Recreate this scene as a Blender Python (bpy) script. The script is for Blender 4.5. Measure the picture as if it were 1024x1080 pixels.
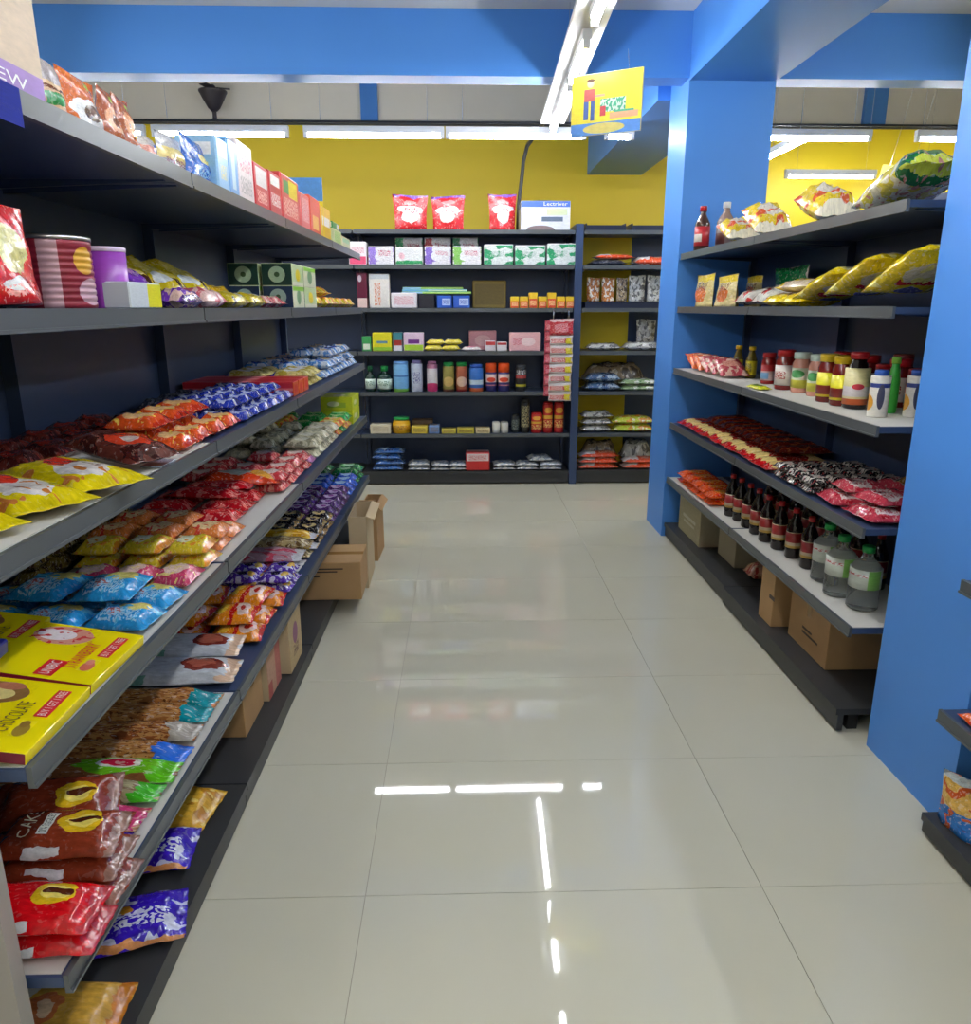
import bpy, math, random
from mathutils import Vector, Matrix, noise
random.seed(7)
for o in list(bpy.data.objects): bpy.data.objects.remove(o)
scene = bpy.context.scene
col = scene.collection
PI = math.pi

# ---------------------------------------------------------------- camera
CAM_F, CAM_H = 800.0, 1.55            # focal length in pixels of the 1024 x 1080 frame, eye height in metres
PITCH = math.atan(216 / CAM_F)
YAW = math.atan(25 / (CAM_F / math.cos(PITCH)))
cam_data = bpy.data.cameras.new('camera')
cam_data.sensor_fit = 'HORIZONTAL'; cam_data.sensor_width = 36.0
cam_data.lens = CAM_F / 1024 * 36.0
cam_data.clip_start = 0.02; cam_data.clip_end = 100
cam = bpy.data.objects.new('camera', cam_data); col.objects.link(cam)
cam.location = (0, 0, CAM_H); cam.rotation_euler = (PI / 2 - PITCH, 0, -YAW)
scene.camera = cam
# ---------------------------------------------------------------- world, exposure
world = bpy.data.worlds.new('world'); scene.world = world; world.use_nodes = True
bgn = world.node_tree.nodes['Background']
bgn.inputs[0].default_value = (0.90, 0.95, 1.0, 1); bgn.inputs[1].default_value = 0.35
scene.view_settings.view_transform = 'Standard'; scene.view_settings.look = 'None'
scene.view_settings.gamma = 1.0; scene.view_settings.use_curve_mapping = False
scene.view_settings.exposure = 1.22
TUBE_STRENGTH = 30.0                  # radiance of every fluorescent tube in the shop
# ---------------------------------------------------------------- pixel helpers (a pixel plus the surface it touches gives a place)
FW = Vector((math.sin(YAW) * math.cos(PITCH), math.cos(YAW) * math.cos(PITCH), -math.sin(PITCH)))
RT = Vector((math.cos(YAW), -math.sin(YAW), 0)); UP = RT.cross(FW)
CP = Vector((0, 0, CAM_H))
def ray(x, y): return FW + RT * ((x - 512) / CAM_F) - UP * ((y - 540) / CAM_F)
def gz(x, y, z=0.0): d = ray(x, y); return CP + d * ((z - CAM_H) / d.z)
def gy(x, y, Y): d = ray(x, y); return CP + d * (Y / d.y)
def gx(x, y, X): d = ray(x, y); return CP + d * (X / d.x)

# ---------------------------------------------------------------- materials
def lin(c):
    def f(v):
        v /= 255.0
        return v / 12.92 if v <= .04045 else ((v + .055) / 1.055) ** 2.4
    return (f(c[0]), f(c[1]), f(c[2]), 1.0)
MATS = {}
class NT:
    def __init__(s, m): s.t = m.node_tree; s.n = s.t.nodes; s.l = s.t.links
    def new(s, k, **kw):
        n = s.n.new(k)
        for a, b in kw.items(): setattr(n, a, b)
        return n
    def link(s, a, b): s.l.new(a, b)
    def math(s, op, a, b=None):
        n = s.new('ShaderNodeMath', operation=op)
        for i, v in enumerate((a, b)):
            if v is None: continue
            if isinstance(v, (int, float)): n.inputs[i].default_value = v
            else: s.link(v, n.inputs[i])
        return n.outputs[0]
    def vmath(s, op, a, b=None):
        n = s.new('ShaderNodeVectorMath', operation=op)
        for i, v in enumerate((a, b)):
            if v is None: continue
            if isinstance(v, tuple): n.inputs[i].default_value = v
            else: s.link(v, n.inputs[i])
        return n
def mat(key, c, rough=.5, metal=0.0, spec=.5, noise_amt=0.0, noise_scale=6.0, bump=0.0, bump_scale=60.0, emit=0.0, coat=0.0, alpha=1.0, trans=0.0, ior=1.45):
    if key in MATS: return MATS[key]
    m = bpy.data.materials.new(key); m.use_nodes = True; MATS[key] = m
    N = NT(m); b = N.n['Principled BSDF']
    b.inputs['Base Color'].default_value = lin(c); b.inputs['Roughness'].default_value = rough
    b.inputs['Metallic'].default_value = metal; b.inputs['Specular IOR Level'].default_value = spec
    b.inputs['Coat Weight'].default_value = coat; b.inputs['IOR'].default_value = ior
    b.inputs['Alpha'].default_value = alpha; b.inputs['Transmission Weight'].default_value = trans
    if noise_amt or bump:
        tc = N.new('ShaderNodeTexCoord')
        if noise_amt:
            nz = N.new('ShaderNodeTexNoise'); nz.inputs['Scale'].default_value = noise_scale; nz.inputs['Detail'].default_value = 4
            N.link(tc.outputs['Object'], nz.inputs['Vector'])
            mx = N.new('ShaderNodeMix', data_type='RGBA', blend_type='MULTIPLY'); mx.inputs[0].default_value = noise_amt
            mx.inputs[6].default_value = lin(c); N.link(nz.outputs['Color'], mx.inputs[7])
            cr = N.new('ShaderNodeValToRGB'); cr.color_ramp.elements[0].position = .3; cr.color_ramp.elements[1].position = .7
            cr.color_ramp.elements[0].color = (.55, .55, .55, 1); N.link(nz.outputs['Fac'], cr.inputs[0]); N.link(cr.outputs[0], mx.inputs[7])
            N.link(mx.outputs[2], b.inputs['Base Color'])
        if bump:
            n2 = N.new('ShaderNodeTexNoise'); n2.inputs['Scale'].default_value = bump_scale
            N.link(tc.outputs['Object'], n2.inputs['Vector'])
            bp = N.new('ShaderNodeBump'); bp.inputs['Strength'].default_value = bump; bp.inputs['Distance'].default_value = .004
            N.link(n2.outputs['Fac'], bp.inputs['Height']); N.link(bp.outputs[0], b.inputs['Normal'])
    if emit:
        b.inputs['Emission Color'].default_value = lin(c); b.inputs['Emission Strength'].default_value = emit
    return m
def pm(key, base, layers=(), rough=.2, bump=.7, bscale=17.0, metal=0.0, spec=.6, speck=.3):
    """printed packaging: flat print in UV space, plastic gloss, fine film wrinkles
    layers: ('E',cx,cy,rx,ry,c) ellipse  ('R',x0,x1,y0,y1,c) rectangle  ('N',scale,thr,c) blotches  ('T',x0,x1,y0,y1,c) rows of tiny marks"""
    if key in MATS: return MATS[key]
    m = bpy.data.materials.new(key); m.use_nodes = True; MATS[key] = m
    N = NT(m); b = N.n['Principled BSDF']
    tc = N.new('ShaderNodeTexCoord'); uv = tc.outputs['UV']
    oi = N.new('ShaderNodeObjectInfo'); seed = N.math('MULTIPLY', oi.outputs['Random'], 40.0)
    flat = uv
    if bump:        # print pulled out of shape by the crumpled film
        dn = N.new('ShaderNodeTexNoise', noise_dimensions='4D'); dn.inputs['Scale'].default_value = 4.5; dn.inputs['Detail'].default_value = 3
        N.link(uv, dn.inputs['Vector']); N.link(seed, dn.inputs['W'])
        d1 = N.vmath('SUBTRACT', dn.outputs['Color'], (.5, .5, .5)); d2 = N.vmath('MULTIPLY', d1.outputs[0], (.22, .22, 0)); uv = N.vmath('ADD', uv, None); N.link(flat, uv.inputs[0]); N.link(d2.outputs[0], uv.inputs[1]); uv = uv.outputs[0]
    cur = None
    rgb = N.new('ShaderNodeRGB'); rgb.outputs[0].default_value = lin(base); cur = rgb.outputs[0]
    for i, L in enumerate(layers):
        k, c = L[0], L[-1]
        if k == 'E':
            v = N.vmath('SUBTRACT', uv, (L[1], L[2], 0)); v = N.vmath('DIVIDE', v.outputs[0], (L[3], L[4], 1)); v = N.vmath('MULTIPLY', v.outputs[0], (1, 1, 0))
            f = N.math('LESS_THAN', N.vmath('LENGTH', v.outputs[0]).outputs[1], 1.0)
        elif k in 'RT':
            cx, cy, hx, hy = (L[1] + L[2]) / 2, (L[3] + L[4]) / 2, (L[2] - L[1]) / 2, (L[4] - L[3]) / 2
            v = N.vmath('SUBTRACT', uv, (cx, cy, 0)); v = N.vmath('ABSOLUTE', v.outputs[0]); v = N.vmath('SUBTRACT', v.outputs[0], (hx, hy, 0))
            sp = N.new('ShaderNodeSeparateXYZ'); N.link(v.outputs[0], sp.inputs[0])
            f = N.math('LESS_THAN', N.math('MAXIMUM', sp.outputs[0], sp.outputs[1]), 0.0)
            if k == 'T':
                w = N.vmath('MULTIPLY', uv, (34, 16, 1)); nz = N.new('ShaderNodeTexNoise'); nz.inputs['Scale'].default_value = 1.0; nz.inputs['Detail'].default_value = 0
                N.link(w.outputs[0], nz.inputs['Vector'])
                f = N.math('MULTIPLY', f, N.math('GREATER_THAN', nz.outputs['Fac'], .5))
        else:
            nz = N.new('ShaderNodeTexNoise'); nz.inputs['Scale'].default_value = L[1]; nz.inputs['Detail'].default_value = 1
            w = N.vmath('ADD', uv, (i * 3.7, len(key) * 1.3, 0)); N.link(w.outputs[0], nz.inputs['Vector'])
            f = N.math('GREATER_THAN', nz.outputs['Fac'], L[2])
        mx = N.new('ShaderNodeMix', data_type='RGBA'); N.link(f, mx.inputs[0]); N.link(cur, mx.inputs[6]); mx.inputs[7].default_value = lin(c); cur = mx.outputs[2]
    # small print: fine tone variation and specks
    fn = N.new('ShaderNodeTexNoise'); fn.inputs['Scale'].default_value = 9.0; fn.inputs['Detail'].default_value = 5; fn.inputs['Roughness'].default_value = .7
    N.link(N.vmath('MULTIPLY', flat, (1.0, 1.6, 1)).outputs[0], fn.inputs['Vector'])
    rmp = N.new('ShaderNodeMapRange'); rmp.inputs[1].default_value = .3; rmp.inputs[2].default_value = .7; rmp.inputs[3].default_value = .62 if bump else .82; rmp.inputs[4].default_value = 1.12 if bump else 1.05
    N.link(fn.outputs['Fac'], rmp.inputs[0])
    mv = N.new('ShaderNodeMix', data_type='RGBA', blend_type='MULTIPLY'); mv.inputs[0].default_value = 1.0; N.link(cur, mv.inputs[6]); N.link(rmp.outputs[0], mv.inputs[7]); cur = mv.outputs[2]
    if bump and speck:
        sn = N.new('ShaderNodeTexNoise', noise_dimensions='4D'); sn.inputs['Scale'].default_value = 1.0; sn.inputs['Detail'].default_value = 1
        N.link(N.vmath('MULTIPLY', uv, (26, 17, 1)).outputs[0], sn.inputs['Vector']); N.link(seed, sn.inputs['W'])
        sf = N.math('MULTIPLY', N.math('GREATER_THAN', sn.outputs['Fac'], .62), speck)
        ms = N.new('ShaderNodeMix', data_type='RGBA'); N.link(sf, ms.inputs[0]); N.link(cur, ms.inputs[6]); ms.inputs[7].default_value = lin((236, 228, 214)); cur = ms.outputs[2]
        s2 = N.math('MULTIPLY', N.math('LESS_THAN', sn.outputs['Fac'], .37), speck * .8)
        ms = N.new('ShaderNodeMix', data_type='RGBA'); N.link(s2, ms.inputs[0]); N.link(cur, ms.inputs[6]); ms.inputs[7].default_value = lin((60, 34, 34)); cur = ms.outputs[2]
    N.link(cur, b.inputs['Base Color'])
    b.inputs['Roughness'].default_value = rough; b.inputs['Metallic'].default_value = metal; b.inputs['Specular IOR Level'].default_value = spec
    if bump:
        n2 = N.new('ShaderNodeTexNoise'); n2.inputs['Scale'].default_value = bscale; n2.inputs['Detail'].default_value = 3; n2.noise_dimensions = '4D'
        N.link(tc.outputs['Object'], n2.inputs['Vector']); N.link(seed, n2.inputs['W'])
        bp = N.new('ShaderNodeBump'); bp.inputs['Strength'].default_value = bump; bp.inputs['Distance'].default_value = .014
        N.link(n2.outputs['Fac'], bp.inputs['Height']); N.link(bp.outputs[0], b.inputs['Normal'])
    return m
WHITE = (240, 240, 236)
M_BLUE = mat('blue_wall_paint', (76, 141, 222), .42, noise_amt=.06, noise_scale=3)
M_YELLOW = mat('yellow_wall_paint', (208, 182, 22), .5, noise_amt=.06, noise_scale=2)
M_CREAM = mat('cream_ceiling_paint', (242, 236, 222), .7, noise_amt=.04)
M_CEIL = mat('white_ceiling_paint', (222, 222, 220), .8)
M_TILE = mat('polished_vitrified_tile', (199, 195, 174), .03, spec=.5, noise_amt=.05, noise_scale=2.5)
M_GROUT = mat('grey_tile_grout', (176, 167, 150), .8)
M_STEEL = mat('dark_blue_grey_steel', (56, 72, 104), .34, spec=.5, noise_amt=.10, noise_scale=5)
M_DECK = mat('charcoal_powder_coated_steel', (54, 55, 56), .42, noise_amt=.15, noise_scale=9)
M_LIP = mat('grey_price_channel', (84, 88, 90), .28, noise_amt=.10, noise_scale=8)
M_BLACK = mat('black_plastic', (18, 18, 20), .4)
M_PAPER = mat('white_shelf_paper', (206, 203, 194), .6, noise_amt=.12, noise_scale=7)
M_TUBE = mat('lit_tube', (248, 251, 255), .5, emit=TUBE_STRENGTH)
M_HOUSE = mat('white_batten_housing', (226, 228, 230), .5)
M_CHROME = mat('chrome_wire', (200, 200, 205), .2, metal=1)
M_KRAFT = mat('brown_corrugated_card', (176, 139, 94), .75, noise_amt=.18, noise_scale=9, bump=.1)
M_KRAFT2 = mat('pale_corrugated_card', (198, 176, 140), .75, noise_amt=.15, noise_scale=9, bump=.1)
M_KRAFT3 = mat('grey_corrugated_card', (158, 148, 122), .75, noise_amt=.15, noise_scale=9)
M_TAPE = mat('packing_tape', (150, 112, 62), .25)
M_INK = mat('dark_print', (62, 48, 40), .6)

# ---------------------------------------------------------------- mesh builders
def mesh(name, V, F, mats, UV=None, mi=None, smooth=False):
    me = bpy.data.meshes.new(name); me.from_pydata([tuple(v) for v in V], [], F)
    if not isinstance(mats, (list, tuple)): mats = [mats]
    for m in mats: me.materials.append(m)
    if UV is not None:
        ul = me.uv_layers.new(name='UVMap')
        if isinstance(UV[0], list):
            k = 0
            for fi, f in enumerate(F):
                for j in range(len(f)): ul.data[k].uv = UV[fi][j]; k += 1
        else:
            for lp in me.loops: ul.data[lp.index].uv = UV[lp.vertex_index]
    if mi: me.polygons.foreach_set('material_index', mi)
    if smooth: me.polygons.foreach_set('use_smooth', [True] * len(F))
    me.update(); return me
class MB:
    """collects plain boxes, prisms and tubes into ONE mesh"""
    def __init__(s): s.V = []; s.F = []; s.U = []; s.I = []
    def box(s, x0, x1, y0, y1, z0, z1, i=0):
        b = len(s.V)
        s.V += [(x0, y0, z0), (x1, y0, z0), (x1, y1, z0), (x0, y1, z0), (x0, y0, z1), (x1, y0, z1), (x1, y1, z1), (x0, y1, z1)]
        q = [(0, 1), (1, 1), (1, 0), (0, 0)]
        for f in ((0, 3, 2, 1), (4, 5, 6, 7), (0, 1, 5, 4), (1, 2, 6, 5), (2, 3, 7, 6), (3, 0, 4, 7)):
            s.F.append(tuple(b + k for k in f)); s.U.append([(0, 0), (1, 0), (1, 1), (0, 1)]); s.I.append(i)
        return s
    def tube(s, pts, r, n=6, i=0):
        pts = [Vector(p) for p in pts]; b = len(s.V)
        for k, p in enumerate(pts):
            d = (pts[min(k + 1, len(pts) - 1)] - pts[max(k - 1, 0)]).normalized()
            a = d.orthogonal().normalized() if k == 0 else (a - d * a.dot(d)).normalized()
            c = d.cross(a); rr = r[k] if isinstance(r, (list, tuple)) else r
            for j in range(n):
                t = 2 * PI * j / n; s.V.append(tuple(p + (a * math.cos(t) + c * math.sin(t)) * rr))
        for k in range(len(pts) - 1):
            for j in range(n):
                j2 = (j + 1) % n
                s.F.append((b + k * n + j, b + k * n + j2, b + (k + 1) * n + j2, b + (k + 1) * n + j)); s.U.append([(j / n, 0), (j / n, 0), (j / n, 1), (j / n, 1)]); s.I.append(i)
        s.F.append(tuple(b + j for j in reversed(range(n)))); s.U.append([(0, 0)] * n); s.I.append(i)
        e = b + (len(pts) - 1) * n
        s.F.append(tuple(e + j for j in range(n))); s.U.append([(0, 0)] * n); s.I.append(i)
        return s
    def mesh(s, name, mats, smooth=False): return mesh(name, s.V, s.F, mats, s.U, s.I, smooth)
def cbox(w, d, h, mats, c=None, name='carton'):
    """chamfered box, base centre at the origin, front = -y; material order front, back, left, right, top, bottom (or one material)"""
    c = c if c is not None else min(w, d, h) * .05
    V = []; idx = {}
    for sx in (-1, 1):
        for sy in (-1, 1):
            for sz in (-1, 1):
                for a in range(3):
                    p = [sx * (w / 2 - c), sy * (d / 2 - c), h / 2 + sz * (h / 2 - c)]
                    p[a] = [sx * w / 2, sy * d / 2, h / 2 + sz * h / 2][a]
                    idx[(sx, sy, sz, a)] = len(V); V.append(tuple(p))
    F = []; U = []; I = []
    ctr = Vector((0, 0, h / 2))
    def add(f, u, i):
        v = [Vector(V[k]) for k in f]; n = (v[1] - v[0]).cross(v[2] - v[0])
        if n.dot(sum(v, Vector()) / len(v) - ctr) < 0: f = f[::-1]; u = u[::-1]
        F.append(tuple(f)); U.append(list(u)); I.append(i)
    for si, s in ((0, -1), (1, 1)):
        add([idx[(x, s, z, 1)] for x, z in ((-1, -1), (1, -1), (1, 1), (-1, 1))], [(0 if x * -s < 0 else 1, (z + 1) / 2) for x, z in ((-1, -1), (1, -1), (1, 1), (-1, 1))], si)
        add([idx[(s, y, z, 0)] for y, z in ((-1, -1), (1, -1), (1, 1), (-1, 1))], [(0 if y * s < 0 else 1, (z + 1) / 2) for y, z in ((-1, -1), (1, -1), (1, 1), (-1, 1))], 2 + si)
        add([idx[(x, y, s, 2)] for x, y in ((-1, -1), (1, -1), (1, 1), (-1, 1))], [((x + 1) / 2, (y + 1) / 2) for x, y in ((-1, -1), (1, -1), (1, 1), (-1, 1))], 5 if s < 0 else 4)
    for p in (-1, 1):
        for q in (-1, 1):
            add([idx[(p, q, -1, 0)], idx[(p, q, -1, 1)], idx[(p, q, 1, 1)], idx[(p, q, 1, 0)]], [(0, 0), (0, 0), (0, 1), (0, 1)], 0 if q < 0 else 1)
            add([idx[(p, -1, q, 0)], idx[(p, -1, q, 2)], idx[(p, 1, q, 2)], idx[(p, 1, q, 0)]], [(0, 0), (0, 0), (0, 1), (0, 1)], 4 if q > 0 else 5)
            add([idx[(-1, p, q, 1)], idx[(-1, p, q, 2)], idx[(1, p, q, 2)], idx[(1, p, q, 1)]], [(0, 0), (0, 0), (1, 0), (1, 0)], 4 if q > 0 else 5)
            for r in (-1, 1):
                add([idx[(p, q, r, 0)], idx[(p, q, r, 1)], idx[(p, q, r, 2)]], [(0, 0)] * 3, 4 if r > 0 else 5)
    if not isinstance(mats, (list, tuple)): mats = [mats]
    if len(mats) == 1: I = [0] * len(F)
    elif len(mats) == 2: I = [0 if i in (0, 1) else 1 for i in I]
    elif len(mats) == 3: I = [0 if i in (0, 1) else (1 if i in (2, 3) else 2) for i in I]
    return mesh(name, V, F, mats, U, I)
def bag_surface(L, W, T, seed, crimp=.09, wr=1.0):
    rnd = random.Random(seed); ph = [rnd.uniform(0, 6.28) for _ in range(6)]
    def P(u, v, top=True, off=0.0):          # u, v in -1..1
        a = min(1.0, max(0.0, (1 - abs(u)) / (1 - (1 - crimp * 2)) if crimp else 1))
        e = max(0.0, (1 - abs(u) - crimp) / (1 - crimp))
        pu = min(1.0, (e / .38)) if e > 0 else 0.0; pu = math.sin(pu * PI / 2) ** .8
        pv = max(0.0, 1 - abs(v) ** 2.6) ** .55
        w = W / 2 * (1 - .07 * math.sin(min(1, e * 1.2) * PI) ** 2 - .03 * (1 - a) )
        bl = pu * pv
        wav = wr * (.10 * math.sin(u * 5 + ph[0]) * math.sin(v * 4 + ph[1]) + .07 * math.sin(u * 11 + v * 6 + ph[2]) + .05 * math.sin(v * 13 + u * 4 + ph[3])) * bl
        wav += .16 * (1 - pu) * math.sin(v * 9 + ph[4]) * (abs(v) < .999)
        if top: z = T * (.38 + .62 * bl * (1 + wav * .9) + .25 * wav * (1 - pu))
        else: z = T * (.38 * (1 - bl) + .25 * wav * (1 - pu)) - .0006
        return Vector((u * L / 2, v * w, max(z, 0.0) + off))
    return P
def bag(L, W, T, m, seed=1, nu=14, nv=8, crimp=.09, wr=1.0, name='bag'):
    P = bag_surface(L, W, T, seed, crimp, wr); V = []; UVs = []; F = []
    us = [-1, -1 + crimp * .9] + [(-1 + crimp) + (2 - 2 * crimp) * i / (nu - 2) for i in range(1, nu - 2)] + [1 - crimp * .9, 1]
    vs = [-1 + 2 * j / nv for j in range(nv + 1)]
    for top in (True, False):
        for i, u in enumerate(us):
            for j, v in enumerate(vs):
                p = P(u, v, top)
                if i in (0, len(us) - 1): p.x += (.012 if j % 2 else -.0) * L * .5 * (1 if u > 0 else -1)
                V.append(p); UVs.append(((u + 1) / 2, (v + 1) / 2))
    n = nv + 1; o = len(us) * n
    for i in range(len(us) - 1):
        for j in range(nv):
            a = i * n + j
            F.append((a, a + n, a + n + 1, a + 1)); F.append((o + a, o + a + 1, o + a + n + 1, o + a + n))
    rim = []
    for i in range(len(us) - 1):
        for j in (0, nv):
            a = i * n + j; b = a + n
            F.append((a, o + a, o + b, b) if j == 0 else (a, b, o + b, o + a))
    for j in range(nv):
        for i in (0, len(us) - 1):
            a = i * n + j; b = a + 1
            F.append((a, b, o + b, o + a) if i == 0 else (a, o + a, o + b, b))
    return mesh(name, V, F, m, UVs, None, True)
def pouch(W, H, D, m, seed=1, nu=8, nv=10, flare=.06, name='pouch'):
    """stand-up pouch: fat oval foot, flat sealed top; front = -y"""
    rnd = random.Random(seed); ph = [rnd.uniform(0, 6.28) for _ in range(4)]
    V = []; U = []; F = []
    for side in (-1, 1):
        for k in range(nv + 1):
            t = k / nv
            for i in range(nu + 1):
                u = -1 + 2 * i / nu
                w = W / 2 * (.93 - .05 * math.sin(t * PI) + flare * t)
                d = D / 2 * (1 - t ** 1.6) ** .8 * (1 - abs(u) ** 2.2) ** .6 if abs(u) < 1 else 0
                d *= 1 + .22 * math.sin(u * 4 + t * 5 + ph[0]) + .12 * math.sin(t * 12 + ph[1])
                sag = .02 * H * math.sin(u * 2.2 + ph[2]) * t
                V.append((u * w, side * d + .04 * D * math.sin(u * 3 + ph[3]) * t, max(0, t * H + sag)))
                U.append(((u + 1) / 2 if side < 0 else (1 - u) / 2, t))
    n = nu + 1; o = n * (nv + 1)
    for k in range(nv):
        for i in range(nu):
            a = k * n + i
            F.append((a, a + 1, a + n + 1, a + n)); F.append((o + a, o + a + n, o + a + n + 1, o + a + 1))
    for i in range(nu): F.append((i, o + i, o + i + 1, i + 1))
    return mesh(name, V, F, m, U, None, True)
def lathe(prof, m, n=16, name='body', sq=0.0):
    """prof: (radius, z) from foot to top, closed with discs; sq squares the section"""
    V = []; U = []; F = []; z0, z1 = prof[0][1], prof[-1][1]
    for r, z in prof:
        for j in range(n + 1):
            t = 2 * PI * j / n + PI          # u = .5 faces the front (-y)
            k = 1 + sq * (1 / max(abs(math.cos(t)), abs(math.sin(t))) - 1) if sq else 1.0
            V.append((r * k * math.sin(t), -r * k * math.cos(t), z)); U.append((j / n, (z - z0) / max(1e-6, z1 - z0)))
    w = n + 1
    for k in range(len(prof) - 1):
        for j in range(n): F.append((k * w + j, k * w + j + 1, (k + 1) * w + j + 1, (k + 1) * w + j))
    F.append(tuple(reversed(range(n)))); F.append(tuple((len(prof) - 1) * w + j for j in range(n)))
    me = mesh(name, V, F, m, U, None, True)
    for p in (len(F) - 1, len(F) - 2): me.polygons[p].use_smooth = False
    return me
_txt = {}
def text_data(s):
    if s in _txt: return _txt[s]
    cu = bpy.data.curves.new('lettering', 'FONT'); cu.body = s; cu.align_x = 'CENTER'; cu.align_y = 'CENTER'; cu.resolution_u = 2
    o = bpy.data.objects.new('lettering_source', cu); col.objects.link(o)
    dg = bpy.context.evaluated_depsgraph_get(); me = bpy.data.meshes.new_from_object(o.evaluated_get(dg))
    V = [v.co.copy() for v in me.vertices]; F = [tuple(p.vertices) for p in me.polygons]
    bpy.data.objects.remove(o); bpy.data.curves.remove(cu); bpy.data.meshes.remove(me)
    x0, x1 = min(v.x for v in V), max(v.x for v in V); y0, y1 = min(v.y for v in V), max(v.y for v in V)
    V = [((v.x - (x0 + x1) / 2) / (x1 - x0), (v.y - (y0 + y1) / 2) / (y1 - y0)) for v in V]
    _txt[s] = (V, F); return _txt[s]
def lettering(s, m, fn, name='lettering'):
    """fn maps the unit text square (-.5..+.5) onto a surface"""
    V, F = text_data(s)
    return mesh(name, [fn(x, y) for x, y in V], F, m)
def decal(fn, m, nu=4, nv=4, name='label_panel'):
    V = [fn(-.5 + i / nu, -.5 + j / nv) for j in range(nv + 1) for i in range(nu + 1)]
    U = [(i / nu, j / nv) for j in range(nv + 1) for i in range(nu + 1)]
    F = [(j * (nu + 1) + i, j * (nu + 1) + i + 1, (j + 1) * (nu + 1) + i + 1, (j + 1) * (nu + 1) + i) for j in range(nv) for i in range(nu)]
    return mesh(name, V, F, m, U, None, True)

# ---------------------------------------------------------------- objects
def link(name, me, parent=None, loc=None, rot=None):
    o = bpy.data.objects.new(name, me); col.objects.link(o)
    if parent is not None: o.parent = parent
    if loc is not None: o.location = loc
    if rot is not None: o.rotation_euler = rot
    return o
def tag(o, label, cat, group=None):
    o['label'] = label; o['category'] = cat
    if group: o['group'] = group
    return o
def struct(name, me, label=None, parent=None, cat=None):
    o = link(name, me, parent)
    if parent is None:
        o['kind'] = 'structure'
        if label: o['label'] = label
        o['category'] = cat or name.split('_')[0]
    return o
def empty(name, loc, rz=0.0):
    o = bpy.data.objects.new(name, None); col.objects.link(o); o.location = loc; o.rotation_euler = (0, 0, rz); o.empty_display_size = .05
    return o
def put(kit, loc, rz, label, group=None, rx=0.0, ry=0.0):
    """kit = (name, category, mesh, [(part name, mesh, [(sub name, mesh), ...]), ...])"""
    name, cat, me, parts = kit
    o = link(name, me, None, loc, (rx, ry, rz)); tag(o, label, cat, group)
    for p in parts:
        c = link(p[0], p[1], o)
        for q in (p[2] if len(p) > 2 else ()): link(q[0], q[1], c)
    return o

# ================================================================ SETTING
FX0, FX1, FY0, FY1 = -4.65, 6.28, -3.9, 9.0
floor = struct('floor', MB().box(FX0, FX1, FY0, FY1, -.06, -.004).mesh('floor_bed', M_GROUT), 'grout bed under the pale polished floor tiles', cat='floor')
TX, TY, TX0, TY0 = 1.093, .622, -.275, 1.733
tile_me = MB().box(.0009, TX - .0009, .0009, TY - .0009, -.004, 0.0).mesh('tile', M_TILE)
for i in range(-4, 6):
    for j in range(-9, 12):
        x = TX0 + i * TX; y = TY0 + j * TY
        if x < FX0 - .01 or x + TX > FX1 + .01 or y + TY > FY1: continue
        t = link('tile', tile_me, floor, (x, y, 0))
CEIL_Z = 3.24; WALL_Y = 8.4; LEDGE_Z = gy(300, 132, 8.4).z
ceil = struct('ceiling', MB().box(FX0, FX1, FY0, 5.5, CEIL_Z, CEIL_Z + .1).box(FX0, FX1, 5.5, 9.0, 3.86, 3.96).mesh('ceiling', M_CEIL), 'white painted ceiling behind the blue beams', cat='ceiling')
struct('wall_back', MB().box(FX0, FX1, WALL_Y, 8.9, 0, LEDGE_Z).mesh('wall', M_YELLOW), 'yellow painted back wall above the shelving', cat='wall')
struct('wall_back_upper', MB().box(FX0, FX1, 8.86, 9.0, LEDGE_Z, 3.86).mesh('wall', M_CREAM), 'cream upper band of the back wall', cat='wall')
struct('trim_1', MB().box(FX0, FX1, WALL_Y - .03, 8.88, LEDGE_Z, LEDGE_Z + .03).mesh('ledge', M_DECK), 'dark ledge along the top of the yellow wall', cat='ledge')
n = 2
for x0, x1 in ((380, 398), (913, 936)):
    a = gy(x0, 110, 8.8).x; b = gy(x1, 110, 8.8).x
    struct('trim_%d' % n, MB().box(a, b, 8.80, 8.87, LEDGE_Z + .03, 3.86).mesh('pilaster', M_BLUE), 'blue vertical strip on the cream upper wall, ' + ('left of the hanging sign' if n == 2 else 'above the right shelving'), cat='pilaster'); n += 1
struct('wall_left', MB().box(FX0 - .1, FX0, FY0, 9.0, 0, 3.9).mesh('wall', M_CREAM), 'plain wall on the far left of the shop', cat='wall')
struct('wall_right', MB().box(FX1, FX1 + .1, FY0, 9.0, 0, 3.9).mesh('wall', M_YELLOW), 'plain wall on the far right of the shop', cat='wall')
struct('wall_front', MB().box(FX0, FX1, FY0 - .1, FY0, 0, 3.9).mesh('wall', M_CREAM), 'plain wall behind the camera', cat='wall')
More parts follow.
